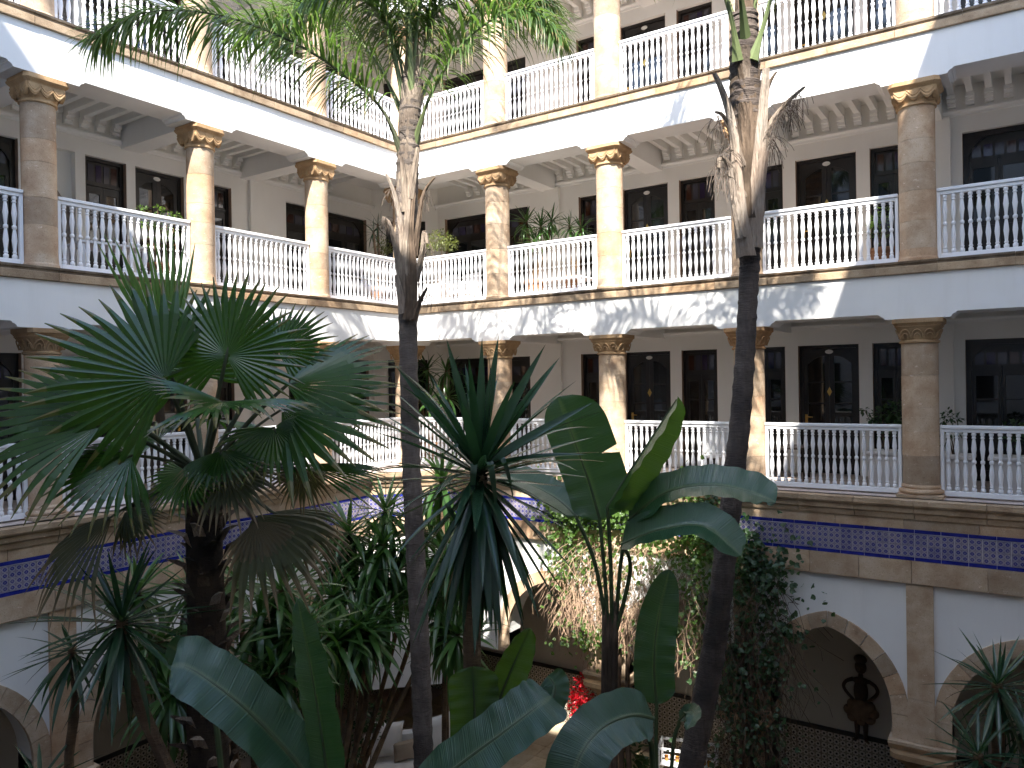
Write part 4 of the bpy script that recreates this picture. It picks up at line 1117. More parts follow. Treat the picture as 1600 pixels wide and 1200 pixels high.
for l, w0, w1, mt in (
 ([(630, 420, 10.25), (624, 350, 10.2), (614, 300, 10.15), (603, 272, 10.1)], .12, .03, 'boot'),
 ([(630, 470, 10.25), (622, 420, 10.18), (614, 372, 10.1), (600, 338, 10.05), (597, 358, 10.0)], .16, .03, 'boot2'),
 ([(650, 400, 10.25), (657, 340, 10.2), (664, 300, 10.15), (680, 277, 10.1)], .11, .025, 'bootd'),
 ([(652, 440, 10.25), (662, 395, 10.15), (664, 360, 10.1), (668, 380, 10.05)], .13, .03, 'boot2'),
 ([(636, 470, 10.2), (632, 400, 10.18), (638, 330, 10.2), (641, 270, 10.25)], .16, .06, 'boot2'),
 ([(646, 480, 10.2), (648, 420, 10.18), (644, 360, 10.2), (648, 300, 10.25)], .15, .05, 'bootd'),
 ([(628, 490, 10.2), (622, 450, 10.15), (618, 430, 10.1)], .14, .05, 'boot'),
 ([(648, 500, 10.2), (658, 470, 10.15), (668, 450, 10.08)], .12, .03, 'bootd'),
 ([(636, 330, 10.22), (630, 280, 10.2), (626, 245, 10.2)], .14, .05, 'boot2'),
 ([(643, 310, 10.22), (650, 260, 10.2), (654, 230, 10.2)], .14, .05, 'boot2'),
 ([(638, 500, 10.18), (640, 460, 10.16), (634, 420, 10.2)], .16, .06, 'bootd')):
    old_base(qp, qo, qD(sc(l, KQ)), w0 * KQ, w1 * KQ, mt)
hang_fibres(qp, qo, qD(sc([(612, 300, 10.2), (604, 345, 10.1), (665, 300, 10.2), (668, 380, 10.1), (672, 460, 10.15), (620, 440, 10.2)], KQ)), 90, .27, 3)

# leaning palm with shredded leaf bases
PD = 8.6 * KP
pl = [at(965, 1796, PD), at(1022, 1490, PD), at(1079, 1200, PD), at(1114, 1020, PD), at(1137, 830, PD), at(1158, 640, PD), at(1168, 480, PD), at(1172, 380, PD), at(1171, 280, PD), at(1166, 180, PD), at(1163, 90, PD), at(1163, 20, PD)]
pl[0].z = 0
po = pl[0].copy()
pp = thing('feather_palm', 'leaning feather palm with shredded pale leaf bases, before the brightest balconies', 'palm tree', po)
TRK[pp.name] = smooth_line(pl, 60)
ringed_trunk(pp, po, pl, [KP * q for q in (.155, .15, .14, .132, .122, .112, .105, .115, .175, .18, .16, .14)], 'ptrunk_d', .19)
part('crownshaft', MB().tube([p + V3((rnd.uniform(-1, 1), rnd.uniform(-1, 1), 0)) * .008 for p in smooth_line(qD(sc([(1170, 345, 8.6), (1170, 280, 8.6), (1166, 180, 8.6), (1163, 90, 8.6), (1163, 30, 8.6), (1164, -30, 8.6)], KP)), 26)], [KP * (.15 + .06 * math.sin(PI * min(1, k / 20)) - .06 * k / 26 + rnd.uniform(-.012, .012)) for k in range(27)], 14, wob=.09).mesh('crownshaft', M['bootd'], True, off=po), pp)
for l, w0, w1, mt in (
 ([(1176, 385, 8.42), (1184, 320, 8.38), (1192, 230, 8.34), (1198, 150, 8.30), (1200, 106, 8.25)], .25, .09, 'boot'),
 ([(1163, 400, 8.42), (1154, 340, 8.38), (1148, 270, 8.34), (1143, 200, 8.30), (1130, 150, 8.25), (1115, 115, 8.2)], .22, .05, 'boot'),
 ([(1182, 300, 8.45), (1194, 240, 8.4), (1206, 195, 8.35), (1232, 160, 8.3), (1258, 136, 8.25)], .16, .03, 'boot2'),
 ([(1158, 250, 8.42), (1145, 200, 8.4), (1136, 175, 8.36), (1128, 152, 8.3)], .09, .02, 'bootd'),
 ([(1160, 310, 8.42), (1146, 280, 8.36), (1136, 255, 8.3), (1124, 245, 8.25), (1122, 262, 8.22)], .11, .03, 'boot2'),
 ([(1160, 260, 8.42), (1142, 210, 8.38), (1128, 180, 8.3), (1117, 175, 8.25)], .09, .03, 'boot2'),
 ([(1170, 180, 8.45), (1158, 120, 8.45), (1152, 85, 8.42), (1146, 62, 8.38)], .12, .03, 'bootd'),
 ([(1190, 200, 8.45), (1198, 150, 8.4), (1206, 125, 8.35), (1214, 112, 8.3)], .08, .02, 'bootd'),
 ([(1174, 300, 8.44), (1172, 200, 8.44), (1166, 120, 8.44), (1164, 70, 8.36)], .26, .10, 'boot2'),
 ([(1186, 330, 8.40), (1194, 280, 8.38), (1200, 235, 8.32)], .14, .05, 'boot'),
 ([(1158, 372, 8.36), (1150, 340, 8.33), (1143, 295, 8.28), (1140, 262, 8.24)], .13, .05, 'boot'),
 ([(1170, 340, 8.40), (1170, 270, 8.40), (1164, 210, 8.41), (1160, 160, 8.36)], .24, .10, 'bootd')):
    old_base(pp, po, qD(sc(l, KP)), w0 * KP, w1 * KP, mt)
hang_fibres(pp, po, qD(sc([(1250, 145, 8.25), (1240, 155, 8.25), (1228, 165, 8.3), (1215, 185, 8.3), (1120, 180, 8.25), (1128, 190, 8.3), (1138, 230, 8.3), (1124, 255, 8.25), (1140, 270, 8.3), (1205, 220, 8.35)], KP)), 190, .32, 4)
PF = [
 ([(1153, 95, 8.45), (1143, 30, 8.3), (1118, -45, 8.1), (1075, -110, 7.8), (1020, -135, 7.5), (980, -95, 7.3)], 60, .6),
 ([(1176, 95, 8.45), (1193, 40, 8.4), (1215, -30, 8.3), (1270, -120, 8.2), (1350, -170, 8.1), (1430, -150, 8.0)], 60, .6),
 ([(1168, 90, 8.5), (1178, 20, 8.7), (1190, -70, 8.9), (1210, -170, 9.2), (1230, -220, 9.8), (1240, -200, 10.4)], 60, .6),
 ([(1158, 80, 8.6), (1130, -20, 8.9), (1085, -100, 9.3), (1035, -135, 9.9), (1010, -110, 10.4), (1000, -40, 10.8)], 60, .6),
 ([(1163, 60, 8.6), (1160, -60, 8.6), (1140, -200, 8.6), (1090, -300, 8.4), (1010, -330, 8.2)], 60, .65),
 ([(1166, 60, 8.6), (1180, -60, 8.5), (1200, -200, 8.2), (1250, -300, 7.8), (1320, -310, 7.4)], 60, .65),
 ([(1165, 60, 8.6), (1172, -80, 8.9), (1190, -220, 9.6), (1240, -280, 10.3), (1290, -230, 10.9)], 60, .65),
 ([(1165, 60, 8.5), (1150, -60, 8.0), (1120, -160, 7.4), (1060, -200, 6.9), (990, -160, 6.5)], 60, .65),
 ([(1165, 40, 8.6), (1150, -150, 8.7), (1110, -340, 8.9), (1030, -470, 9.2), (920, -480, 9.5), (850, -400, 9.7)], 80, .7),
 ([(1165, 40, 8.6), (1180, -150, 8.6), (1225, -340, 8.6), (1310, -460, 8.6), (1410, -450, 8.6)], 80, .7),
 ([(1165, 40, 8.6), (1168, -170, 8.9), (1150, -380, 9.5), (1110, -500, 10.2), (1060, -500, 10.9)], 70, .7),
]
for i, (l, n, L) in enumerate(PF): feather(pp, po, qD(sc(l, KP)), int(n * 2.2), L * 1.15 * KP, .028, 'queen', 70 + i, .7, .42, 1.0, rad=.032)

# ---- big sword plants of the court
c = at(750, 742, 5.6)
yb = V3((c.x - .12, c.y + .1, 0))
yu = thing('yucca', 'large dark yucca in mid court, stiff upper swords and a skirt of hanging leaves', 'yucca', yb)
stem_l = smooth_line([yb, V3((c.x - .16, c.y + .08, 3)), at(738, 1000, 5.62), c], 24)
part('stem', MB().tube(stem_l, [.085 - .03 * k / 24 for k in range(25)], 10, wob=.08).mesh('stem', M['ytrunk'], True, off=yb), yu)
rosette(yu, yb, c + V3((0, 0, .06)), V3((.05, 0, 1)), 46, .97, YL[:4], 8, 84, 12, .0)
rosette(yu, yb, c + V3((0, 0, .02)), V3((.05, 0, 1)), 28, .90, YL, -30, 20, 13, .1)
rosette(yu, yb, c - V3((0, 0, .03)), V3((.0, 0, 1)), 64, 1.06, [YL[0], YL[1], YL[5]], -84, -34, 14, .12)
for px, py, dp, ax, nm, L, k in ((690, 700, 5.3, (-1, .75, .3), (.3, .8, .5), .0, 1), ):
    pass
for (ax, nm, L, k) in (((-.75, .95, .25), (0, .5, 1), .95, 0), ((-.25, 1, .1), (.2, 0, 1), .98, 0), ((.02, 1, .15), (0, 0, 1), .95, 1), ((.14, 1, 0), (-.1, 0, 1), .98, 0), ((.85, .55, .2), (0, .6, .8), .95, 1), ((.95, .25, .2), (0, .8, .6), .8, 2), ((.5, 1.0, .2), (-.3, .2, 1), 1.02, 1), ((.75, 1.1, 0), (-.3, .4, 1), 1.0, 1), ((-.45, .6, .5), (0, .6, .8), .62, 4), ((.25, .25, .9), (0, .8, .5), .7, 4), ((-.1, .2, .95), (0, .8, .5), .65, 4), ((.55, .3, .7), (0, .8, .5), .65, 4)):
    part('leaf', YL[k], yu, mat=frame(c - yb + V3((0, 0, .05)), view(*ax), view(*nm), L))

def stem_pts(base, *px): return [base] + [at(*p) for p in px]
Y1 = at(190, 968, 7.0)
sword_plant('yucca', 'bare stemmed yucca with bent orange brown trunk beneath the fan palm', 'yucca',
  [([V3(at(290, 1260, 7.0)) * 1 - V3((0, 0, at(290, 1260, 7.0).z)), at(290, 1260, 7.0), at(235, 1140, 7.0), at(196, 1050, 7.0), Y1], .055, 70, .88, -75, 78, .25, (0, 0, 1))], YL, 'yuccas of the court', seed=3)
Y2 = at(112, 1012, 7.4); b2 = at(105, 1300, 7.4); b2.z = 0
sword_plant('yucca', 'small leaning yucca with sparse drooping leaves, before the first white arcade wall', 'yucca',
  [([b2, at(108, 1180, 7.4), at(120, 1080, 7.4), Y2], .04, 34, .66, -50, 50, .35, view(-.2, 1, 0)), ([b2 + V3((.1, 0, 0)), at(60, 1300, 7.2), at(62, 1220, 7.1)], .035, 26, .6, -60, 60, .3, (0, 0, 1))], YL, 'yuccas of the court', seed=5)
Y3 = at(1558, 1068, 8.2); b3 = Y3.copy(); b3.z = 0; b3.x += .1
sword_plant('yucca', 'grey green yucca with broad spiky heads in front of the farthest stone arch', 'yucca',
  [([b3, Y3 - V3((0, 0, 1.2)), Y3], .06, 52, .72, -75, 80, .15, (0, 0, 1)), ([b3 + V3((-.25, -.1, 0)), at(1535, 1300, 8.0), at(1528, 1178, 7.9)], .05, 42, .62, -65, 75, .15, (0, 0, 1)), ([b3 + V3((.3, -.1, 0)), at(1610, 1250, 8.1), at(1600, 1130, 8.2)], .05, 34, .62, -65, 75, .15, (0, 0, 1))], YL, 'yuccas of the court', seed=7)
# dracaenas massed before the corner
def drac(label, heads, seed, L=.72, base=None, n=40):
    st = []
    for i, (px, py, dp) in enumerate(heads):
        tip = at(px, py, dp); b = V3((tip.x + ((i * 37) % 7 - 3) * .09, tip.y + ((i * 53) % 5 - 2) * .1, 0)) if base is None else V3((base.x + .12 * (i % 3 - 1), base.y + .1 * (i % 2), 0))
        mid = b.lerp(tip, .55) + V3((.06 * ((i * 29) % 5 - 2), .05, 0))
        st.append(([b, mid, tip], .042, n, L, -78, 78, .3, (0, 0, 1)))
    sword_plant('dracaena', label, 'dracaena', st, DL, 'dracaenas massed under the palms', seed=seed)
B1 = at(530, 1180, 14.6); B2 = at(495, 1180, 13.0); B3 = at(455, 1180, 10.5); B4 = at(700, 1180, 13.8); B5 = at(395, 1180, 11.5)
drac('sunlit dracaena clump with many leafy heads just beside the ringed trunk', [(545, 832, 14.2), (602, 798, 14.5), (655, 830, 14.6), (572, 890, 13.9), (622, 890, 14.3), (598, 850, 13.9), (522, 880, 14.0), (690, 860, 14.6)], 21, 1.06, B1, 56)
drac('dense dracaena with long arching leaves low before the shaded corner pillar', [(520, 930, 13.2), (556, 975, 12.9), (600, 950, 13.8), (575, 985, 13.0), (526, 1000, 12.6), (690, 965, 13.8)], 22, .95, B2, 50)
drac('dark dracaena with narrow drooping leaves close against the fan palm trunk', [(440, 920, 10.4), (405, 965, 10.2), (470, 985, 10.0), (430, 1050, 9.8)], 23, .90, B3, 54)
drac('dracaena half hidden behind the hanging skirt of the mid court yucca', [(704, 880, 13.7), (690, 930, 13.6), (715, 990, 13.2), (690, 752, 14.6)], 24, 1.0, B4, 50)
drac('low dracaena in deep shade behind the stem of the bare yucca', [(300, 925, 10.6), (250, 1000, 10.2), (370, 905, 11.4), (270, 1080, 9.6), (215, 925, 11.0), (340, 1000, 10.3)], 25, .88, B5, 50)

# ---- paddle leaved plants
def paddle(par, o, spine, width, normal, mat='paddle', fold=.35, seed=0, curl=0.0, tears=(), tipround=.5, one_side=1.0, petiole=None):
    """big banana like blade along a spine, base first"""
    r = random.Random(seed); n = 34; line = smooth_line(spine, n); mb = MB(); vs = []; tt = []; ww = []; fs = []
    NV = 5
    for k, p in enumerate(line):
        t = k / n
        wd = width / 2 * (min(1, (t / .16)) ** .55) * (1 - max(0, (t - tipround) / (1 - tipround)) ** 2.4) ** .7 if t < 1 else 0.004
        wd = max(wd, .006)
        d = (line[min(k + 1, n)] - line[max(k - 1, 0)]).normalized(); nm = (normal - d * normal.dot(d)).normalized(); sd = d.cross(nm)
        for j in range(-NV, NV + 1):
            q = j / NV; s_ = 1 if q >= 0 else -1
            tear = 1.0
            for (tt_, sg, dp_) in tears:
                if sg == s_ and abs(t - tt_) < .018: tear = dp_
            a = abs(q) * min(1, tear / max(abs(q), 1e-3)) if tear < 1 else abs(q)
            wj = wd * (one_side if s_ < 0 else 1)
            rip = .010 * math.sin(t * 46 + 3 * s_) * a ** 2 + .014 * noise.noise(V3((t * 9, q * 2, seed * 3.1))) * a
            vs.append(p + sd * s_ * a * wj * math.cos(fold * (1 + curl * a)) + nm * (a * wj * math.sin(fold * (1 + curl * a)) + rip)); tt.append(t + .001); ww.append(q * .5 + .0001)
    m = 2 * NV + 1
    for k in range(n):
        for j in range(m - 1): a = k * m + j; fs.append((a, a + 1, a + m + 1, a + m))
    mb.add(vs, fs, tt, 0, ww)
    lf = part('leaf_blade', mb.mesh('leaf_blade', M[mat], True, False, off=o), par)
    rib = line[:-1]
    if petiole: rib = smooth_line(list(petiole) + [line[0]], 12)[:-1] + rib
    k0 = len(rib)
    part('leaf_stalk', MB().tube([p - normal.normalized() * .006 for p in rib], [max(.004, .024 * (1 - .85 * i / k0)) for i in range(k0)], 7).mesh('leaf_stalk', M['stalk'], True, off=o), lf)
    return lf
A0 = at(955, 1440, 8.0); A0.z = 0
ba = thing('banana_plant', 'tall paddle leaved plant with slim stalks before the dry creeper', 'banana plant', A0)
ab = at(955, 985, 8.0)
for i, (dx, tp) in enumerate(((-.06, (945, 950)), (.05, (962, 940)), (.0, (953, 960)))):
    part('stem', MB().tube(smooth_line([A0 + V3((dx, 0, 0)), at(953 + dx * 90, 1200, 8.0), at(*tp, 8.0)], 14), [.085 - .055 * k / 14 for k in range(15)], 10, wob=.05).mesh('stem', M['bootd'], True, off=A0), ba)
cam_n = view(0, .05, 1)
paddle(ba, A0, qD([(937, 812, 7.9), (921, 755, 7.9), (898, 690, 7.85), (872, 620, 7.8)]), .80, view(-.12, .1, 1), 'paddle', .16, 1, 0, ((.20, 1, .5), (.53, 1, .55)), .72, .62, qD([(950, 985, 8.0), (945, 900, 7.95)]))
paddle(ba, A0, qD([(950, 792, 7.8), (975, 752, 7.75), (1015, 690, 7.7), (1060, 620, 7.6)]), .50, view(.85, .25, .65), 'paddle_y', .75, 2, 0, (), .6, 1, qD([(957, 980, 8.0), (955, 880, 7.9)]))
paddle(ba, A0, qD([(983, 812, 7.8), (1040, 770, 7.6), (1110, 758, 7.4), (1170, 768, 7.3), (1212, 785, 7.2)]), .46, view(.05, .80, .62), 'paddle_b', .25, 3, .2, ((.9, 1, .5),), .75, 1, qD([(962, 985, 8.0), (970, 880, 7.95)]))
paddle(ba, A0, qD([(972, 850, 7.7), (1030, 828, 7.4), (1100, 822, 7.15), (1158, 868, 7.0)]), .44, view(.0, .72, .70), 'paddle_b', .32, 4, .3, (), .7, 1, qD([(962, 990, 8.0), (985, 890, 7.85)]))
paddle(ba, A0, qD([(900, 806, 7.9), (868, 778, 8.1), (825, 756, 8.3), (783, 742, 8.5)]), .44, view(.25, .75, .60), 'paddle_b', .22, 5, 0, (), .7, 1, qD([(950, 990, 8.0), (930, 880, 7.95)]))
A1 = at(1028, 1420, 7.6); A1.z = 0
b1 = thing('banana_plant', 'young paddle leaved plant with one upright ribbed blade beside the leaning trunk', 'banana plant', A1)
paddle(b1, A1, qD([(1026, 1100, 7.5), (1022, 1040, 7.5), (1028, 970, 7.5), (1046, 890, 7.5)]), .40, view(-.2, .05, 1), 'paddle', .2, 6, 0, (), .55, 1, [A1, at(1026, 1250, 7.55)])
paddle(b1, A1, qD([(1062, 1125, 7.6), (1078, 1110, 7.5), (1085, 1118, 7.3), (1072, 1140, 7.2)]), .15, view(-.3, .8, .5), 'paddle_b', .3, 7, 0, (), .6, 1, [A1 + V3((.1, .05, 0)), at(1048, 1250, 7.6)])
A2 = at(430, 1500, 4.9); A2.z = 0
b2_ = thing('banana_plant', 'bluish paddle leaved plant spreading two long blades across the front corner', 'banana plant', A2)
paddle(b2_, A2, qD([(500, 1240, 4.9), (445, 1170, 4.85), (375, 1100, 4.75), (300, 1046, 4.7), (268, 1040, 4.68)]), .40, view(.35, .80, .62), 'paddle_b', .12, 8, 0, (), .82, 1, [A2, at(505, 1350, 4.95)])
paddle(b2_, A2, qD([(522, 1290, 4.9), (505, 1160, 4.9), (485, 1040, 4.9), (465, 936, 4.9)]), .37, view(-.35, .0, 1), 'paddle', .28, 9, 0, (), .5, .55, [A2 + V3((.1, 0, 0)), at(525, 1400, 4.9)])
paddle(b2_, A2, qD([(330, 1062, 5.4), (312, 1040, 5.4), (285, 1020, 5.4), (262, 1008, 5.4)]), .24, view(.2, -.2, 1), 'paddle_b', .1, 10, 0, (), .7, 1, [A2 + V3((-.2, .3, 0)), at(350, 1250, 5.4)])
A3 = at(730, 1520, 5.2); A3.z = 0
b3_ = thing('banana_plant', 'paddle leaved plant with glowing green young leaves and one blade folded at its end', 'banana plant', A3)
paddle(b3_, A3, qD([(640, 1262, 5.0), (705, 1205, 4.95), (785, 1145, 4.9), (838, 1105, 4.9), (862, 1088, 4.95)]), .40, view(-.30, .80, .62), 'paddle_b', .10, 11, 0, (), .85, 1, [A3, at(690, 1330, 5.1)])
paddle(b3_, A3, qD([(852, 1105, 5.0), (864, 1088, 5.02), (866, 1070, 5.05), (856, 1056, 5.08)]), .20, view(.15, .1, 1), 'paddle', .1, 12, 0, (), .8, 1, None)
paddle(b3_, A3, qD([(768, 1130, 5.6), (785, 1080, 5.6), (806, 1030, 5.6), (828, 982, 5.6)]), .27, view(.3, 0, 1), 'paddle_y', .22, 13, 0, (), .5, 1, [A3 + V3((.1, .1, 0)), at(760, 1250, 5.6)])
paddle(b3_, A3, qD([(742, 1175, 5.5), (742, 1125, 5.5), (740, 1080, 5.5), (738, 1042, 5.5)]), .36, view(.1, .0, 1), 'paddle_y', .16, 14, 0, (), .78, 1, [A3 + V3((.05, .1, 0)), at(745, 1300, 5.5)])
A4 = at(1010, 1560, 5.6); A4.z = 0
b4_ = thing('banana_plant', 'paddle leaved plant whose broad blade droops over in front of the paving', 'banana plant', A4)
paddle(b4_, A4, qD([(1020, 1122, 5.6), (985, 1118, 5.5), (940, 1138, 5.35), (905, 1185, 5.2), (885, 1260, 5.1)]), .40, view(-.10, .72, .70), 'paddle_b', .10, 15, .1, (), .8, 1, [A4, at(1022, 1300, 5.65), at(1014, 1150, 5.62)])

# ---- creepers on the arcade
def creeper(name, label, w, s0, s1, z0, z1, zdrop, seed, n_tw, n_leaf, leafmat, twmat, leaf_zone, size=.06, trunks=2, d=.55, edge=None):
    r = random.Random(seed); o = W(w, (s0 + s1) / 2, .5, 0); t = thing(name, label, 'climbing plant', o)
    mb = MB()
    for i in range(n_tw):
        s = r.uniform(s0, s1); f = (s - s0) / (s1 - s0); zt = r.uniform(z0, z1); dd = d + r.uniform(0, .30) * (1 - abs(2 * f - 1) ** 2) 
        q = W(w, s, dd, zt); pts = [q]; v = V3((r.uniform(-.6, .6), r.uniform(-.6, .6), r.uniform(-1, .2)))
        L = r.uniform(.4, 1.5)
        for k in range(7):
            v = (v + V3((r.uniform(-.55, .55), r.uniform(-.35, .35), -.22))).normalized(); q = q + v * L / 7
            if q.z < zdrop(f): break
            pts.append(q)
        if len(pts) > 2: mb.tube(pts, r.uniform(.002, .006), 3, cap=False)
    part('twigs', mb.mesh('twigs', M[twmat], False, False, off=o), t, kind='stuff')
    for i in range(trunks):
        s = (s0 + s1) / 2 + (i - (trunks - 1) / 2) * .16
        pts = [W(w, s + .04 * math.sin(k * 1.7 + i), .66 + .05 * math.cos(k * 1.1 + i), z) for k, z in enumerate([0, .8, 1.6, 2.4, 3.2, 4.0, min(4.8, z1)])]
        part('stem', MB().tube(smooth_line(pts, 24), [.06 - .03 * k / 24 for k in range(25)], 8, wob=.12).mesh('stem', M['vinewood2'], True, off=o), t)
    lb = MB()
    for (u, z, ru, rz, nn) in leaf_zone:
        for i in range(int(n_leaf * nn)):
            a = r.gauss(0, .5); b_ = r.gauss(0, .5); s = u + ru * a; zz = z + rz * b_
            p = W(w, s, d + .06 + abs(r.gauss(0, .16)), zz)
            dr = V3((r.uniform(-1, 1), r.uniform(-1, 1), r.uniform(-1, .3))).normalized(); up = (W(w, 0, 1, 0) + V3((r.uniform(-.7, .7), r.uniform(-.7, .7), r.uniform(0, 1.2)))).normalized()
            m = frame(p, dr, up, size * r.uniform(.6, 1.35))
            sh = [(0, 0, 0), (.38, .12, .04), (.55, .45, .0), (.30, .68, .05), (0, 1.05, -.12), (-.30, .68, .05), (-.55, .45, .0), (-.38, .12, .04), (0, .45, -.06)]
            lb.add([m @ V3(q) for q in sh], [(0, 1, 8), (1, 2, 8), (2, 3, 8), (3, 4, 8), (4, 5, 8), (5, 6, 8), (6, 7, 8), (7, 0, 8)], t=.3, w=.2)
    part('foliage', lb.mesh('foliage', M[leafmat], False, False, off=o), t, kind='stuff')
zb = EYE
creeper('creeper', 'dry brown sunlit creeper with fresh leaf tufts on the arcade pillar behind the banana plants', 'R', 4.35, 7.35, zb - 3.0, zb - 4.6, lambda f: zb - 4.5 - 1.0 * math.sin(PI * min(1, max(0, f))) - .25, 51, 760, 560, 'vine', 'vinewood',
        [(5.0, zb - 2.45, .75, .45, 1.3), (5.9, zb - 2.3, .7, .5, 1.0), (4.6, zb - 3.3, .4, 1.0, .5), (5.3, zb - 3.4, .9, .9, .5), (6.6, zb - 3.2, .6, .8, .35), (6.9, zb - 4.6, .8, .5, .5), (5.2, zb - 4.9, .8, .5, .45), (7.3, zb - 2.6, .4, .8, .8), (7.4, zb - 3.8, .35, .9, .5)], .075)
creeper('creeper', 'dark leafy creeper wrapped round the shaded arcade pillar beside the leaning trunk', 'R', 7.45, 8.9, zb - 3.2, zb - 7.0, lambda f: .2, 52, 620, 360, 'vine_d', 'vinewood2',
        [(8.2, zb - 3.1, .55, .7, 1.1), (8.5, zb - 3.5, .7, .8, 1.0), (8.3, zb - 4.6, .7, .9, .9), (7.9, zb - 5.4, .5, .9, .6), (8.4, zb - 5.8, .5, .9, .5), (8.2, zb - 7.2, .9, .9, 1.1), (7.7, zb - 2.5, .25, .5, .6), (8.85, zb - 4.2, .25, .2, .15)], .085)
# ------------------------------------------------------------------ low planting, flowers, furniture in the court
def leaf_cloud(o, spots, n, size, seed, mat, squash=.8):
    r = random.Random(seed); lb = MB()
    for (p, rad, k) in spots:
        for i in range(int(n * k)):
            d = V3((r.gauss(0, 1), r.gauss(0, 1), r.gauss(0, squash))).normalized() * rad * r.random() ** .45
            dr = (d.normalized() + V3((r.uniform(-.7, .7), r.uniform(-.7, .7), r.uniform(-.9, .4)))).normalized()
            m = frame(p + d, dr, V3((r.uniform(-.5, .5), r.uniform(-.5, .5), 1)), size * r.uniform(.6, 1.3))
            sh = [(0, 0, 0), (.28, .35, .03), (.22, .72, .0), (0, 1.05, -.1), (-.22, .72, 0), (-.28, .35, .03), (0, .5, -.05)]
            lb.add([m @ V3(q) for q in sh], [(0, 1, 6), (1, 2, 6), (2, 3, 6), (3, 4, 6), (4, 5, 6), (5, 0, 6)], t=.3, w=.2)
    return lb.mesh('foliage', M[mat], False, False, off=o)
def branches(o, base, tips, rad, seed):
    r = random.Random(seed); mb = MB()
    for tp in tips:
        mid = base.lerp(tp, .5) + V3((r.uniform(-.05, .05), r.uniform(-.05, .05), .03)); mb.tube(smooth_line([base, mid, tp], 6), [rad * (1 - .7 * k / 6) for k in range(7)], 5)
    return mb.mesh('branches', M['ytrunk'], True, off=o)
def pot_mesh(r, h, mat, name='pot', square=False):
    mb = MB()
    if square:
        mb.cbox(-r, r, -r, r, 0, h - .06, .01); mb.cbox(-r - .03, r + .03, -r - .03, r + .03, h - .058, h, .008)
    else: mb.lathe([(r * .68, 0), (r * .74, .01), (r * .95, h * .82), (r * 1.06, h * .83), (r * 1.08, h * .98), (r * 1.0, h), (r * .9, h - .02), (r * .88, h - .05)], 20)
    return mb.mesh(name, M[mat], not square)
def shrub(name, label, base, spots, n, size, mat, seed, pot=None, cat='plant', group=None):
    t = thing(name, label, cat, base, group); z0 = 0
    if pot:
        part('pot', pot_mesh(pot[0], pot[1], pot[2], 'pot', len(pot) > 3), t); z0 = pot[1] - .05
        part('soil', MB().lathe([(pot[0] * .86, z0 - .03), (pot[0] * .86, z0 + .005)], 14).mesh('soil', M['soil']), t)
    o = V3(base); b = o + V3((0, 0, z0))
    part('branches', branches(o, b, [p for p, _, _ in spots], .014, seed), t)
    part('foliage', leaf_cloud(o, spots, n, size, seed, mat), t, kind='stuff'); return t
bed = leaf_cloud(V3((0, 0, 0)), [(V3((x + rnd.uniform(-.3, .3), y + rnd.uniform(-.3, .3), rnd.uniform(.1, .45))), .5, 1) for x in (2.2, 3.0, 3.8, 4.6, 5.4, 6.2, 7.0) for y in (-4.6, -5.4, -6.2, -7.2, -8.2)], 60, .16, 91, 'vine_d', .5)
o = part('ground_cover', bed); tag(o, 'low dark ground cover spread over the planting bed below the palms', 'ground cover'); o['kind'] = 'stuff'

p = at(574, 1165, 15.0); p = V3((p.x, p.y, .03)); q = p + V3((0, 0, 1.62))
shrub('potted_shrub', 'small dark potted shrub beside the white sofa near the corner', p, [(q + V3((-.12, 0, .0)), .30, 1), (q + V3((.16, .05, .1)), .28, 1), (q + V3((0, 0, -.25)), .3, .8)], 110, .09, 'vine_d', 31, (.19, .42, 'clay'))
p = at(552, 1190, 14.4); p = V3((p.x, p.y, .03)); q = p + V3((0, 0, 1.05))
shrub('potted_shrub', 'tall clay pot with sparse greenery, partly hidden behind the foremost upright leaf', p, [(q + V3((0, 0, .2)), .2, 1)], 40, .09, 'vine_d', 32, (.17, .9, 'clay'))
p = at(990, 1180, 15.0); p = V3((p.x, p.y, .03))
shrub('potted_shrub', 'squat dark leafy plant on the paving below the drooping leaf', p, [(p + V3((0, 0, .85)), .28, 1), (p + V3((.15, 0, .55)), .3, 1), (p + V3((0, 0, .35)), .25, .6)], 60, .17, 'vine_d', 33, (.16, .25, 'clay'))
# red flowers added in place of an unclear red patch on the dado
p = at(907, 1085, 17.3); p = V3((p.x, min(p.y, 1.85), .03)); q = V3((p.x, p.y, 1.02))
t = shrub('standin_flower_pot', 'red flowers standing in for a red patch on the mosaic dado', p, [(q + V3((0, 0, -.2)), .2, 1)], 45, .08, 'vine', 34, (.16, .36, 'clay'), 'flowers')
part('standin_blossom', leaf_cloud(p, [(q + V3((0, 0, .12)), .24, 1.2), (q + V3((.08, 0, .46)), .17, .7), (q + V3((-.06, 0, -.15)), .22, 1)], 170, .085, 35, 'red'), t, kind='stuff')

# white sofa with cushions
def pillow(w, h, d, mat, name='cushion'):
    mb = MB(); n = 8; vs = []; fs = []
    for sg in (1, -1):
        for i in range(n + 1):
            for j in range(n + 1):
                u = i / n * 2 - 1; v = j / n * 2 - 1; e = (1 - u ** 4) * (1 - v ** 4)
                sx = 1 - .09 * (1 - abs(v) ** 2) * 1; sy = 1 - .09 * (1 - abs(u) ** 2)
                vs.append((u * w / 2 * sx, sg * d / 2 * e ** .6, v * h / 2 * sy))
    m = (n + 1) ** 2
    for s_ in (0, 1):
        for i in range(n):
            for j in range(n):
                a = s_ * m + i * (n + 1) + j; fs.append((a, a + 1, a + n + 2, a + n + 1) if s_ else (a, a + n + 1, a + n + 2, a + 1))
    mb.add(vs, fs); me = mb.mesh(name, M[mat], True)
    b = bmesh.new(); b.from_mesh(me); bmesh.ops.remove_doubles(b, verts=b.verts[:], dist=.0005); b.to_mesh(me); b.free(); return me
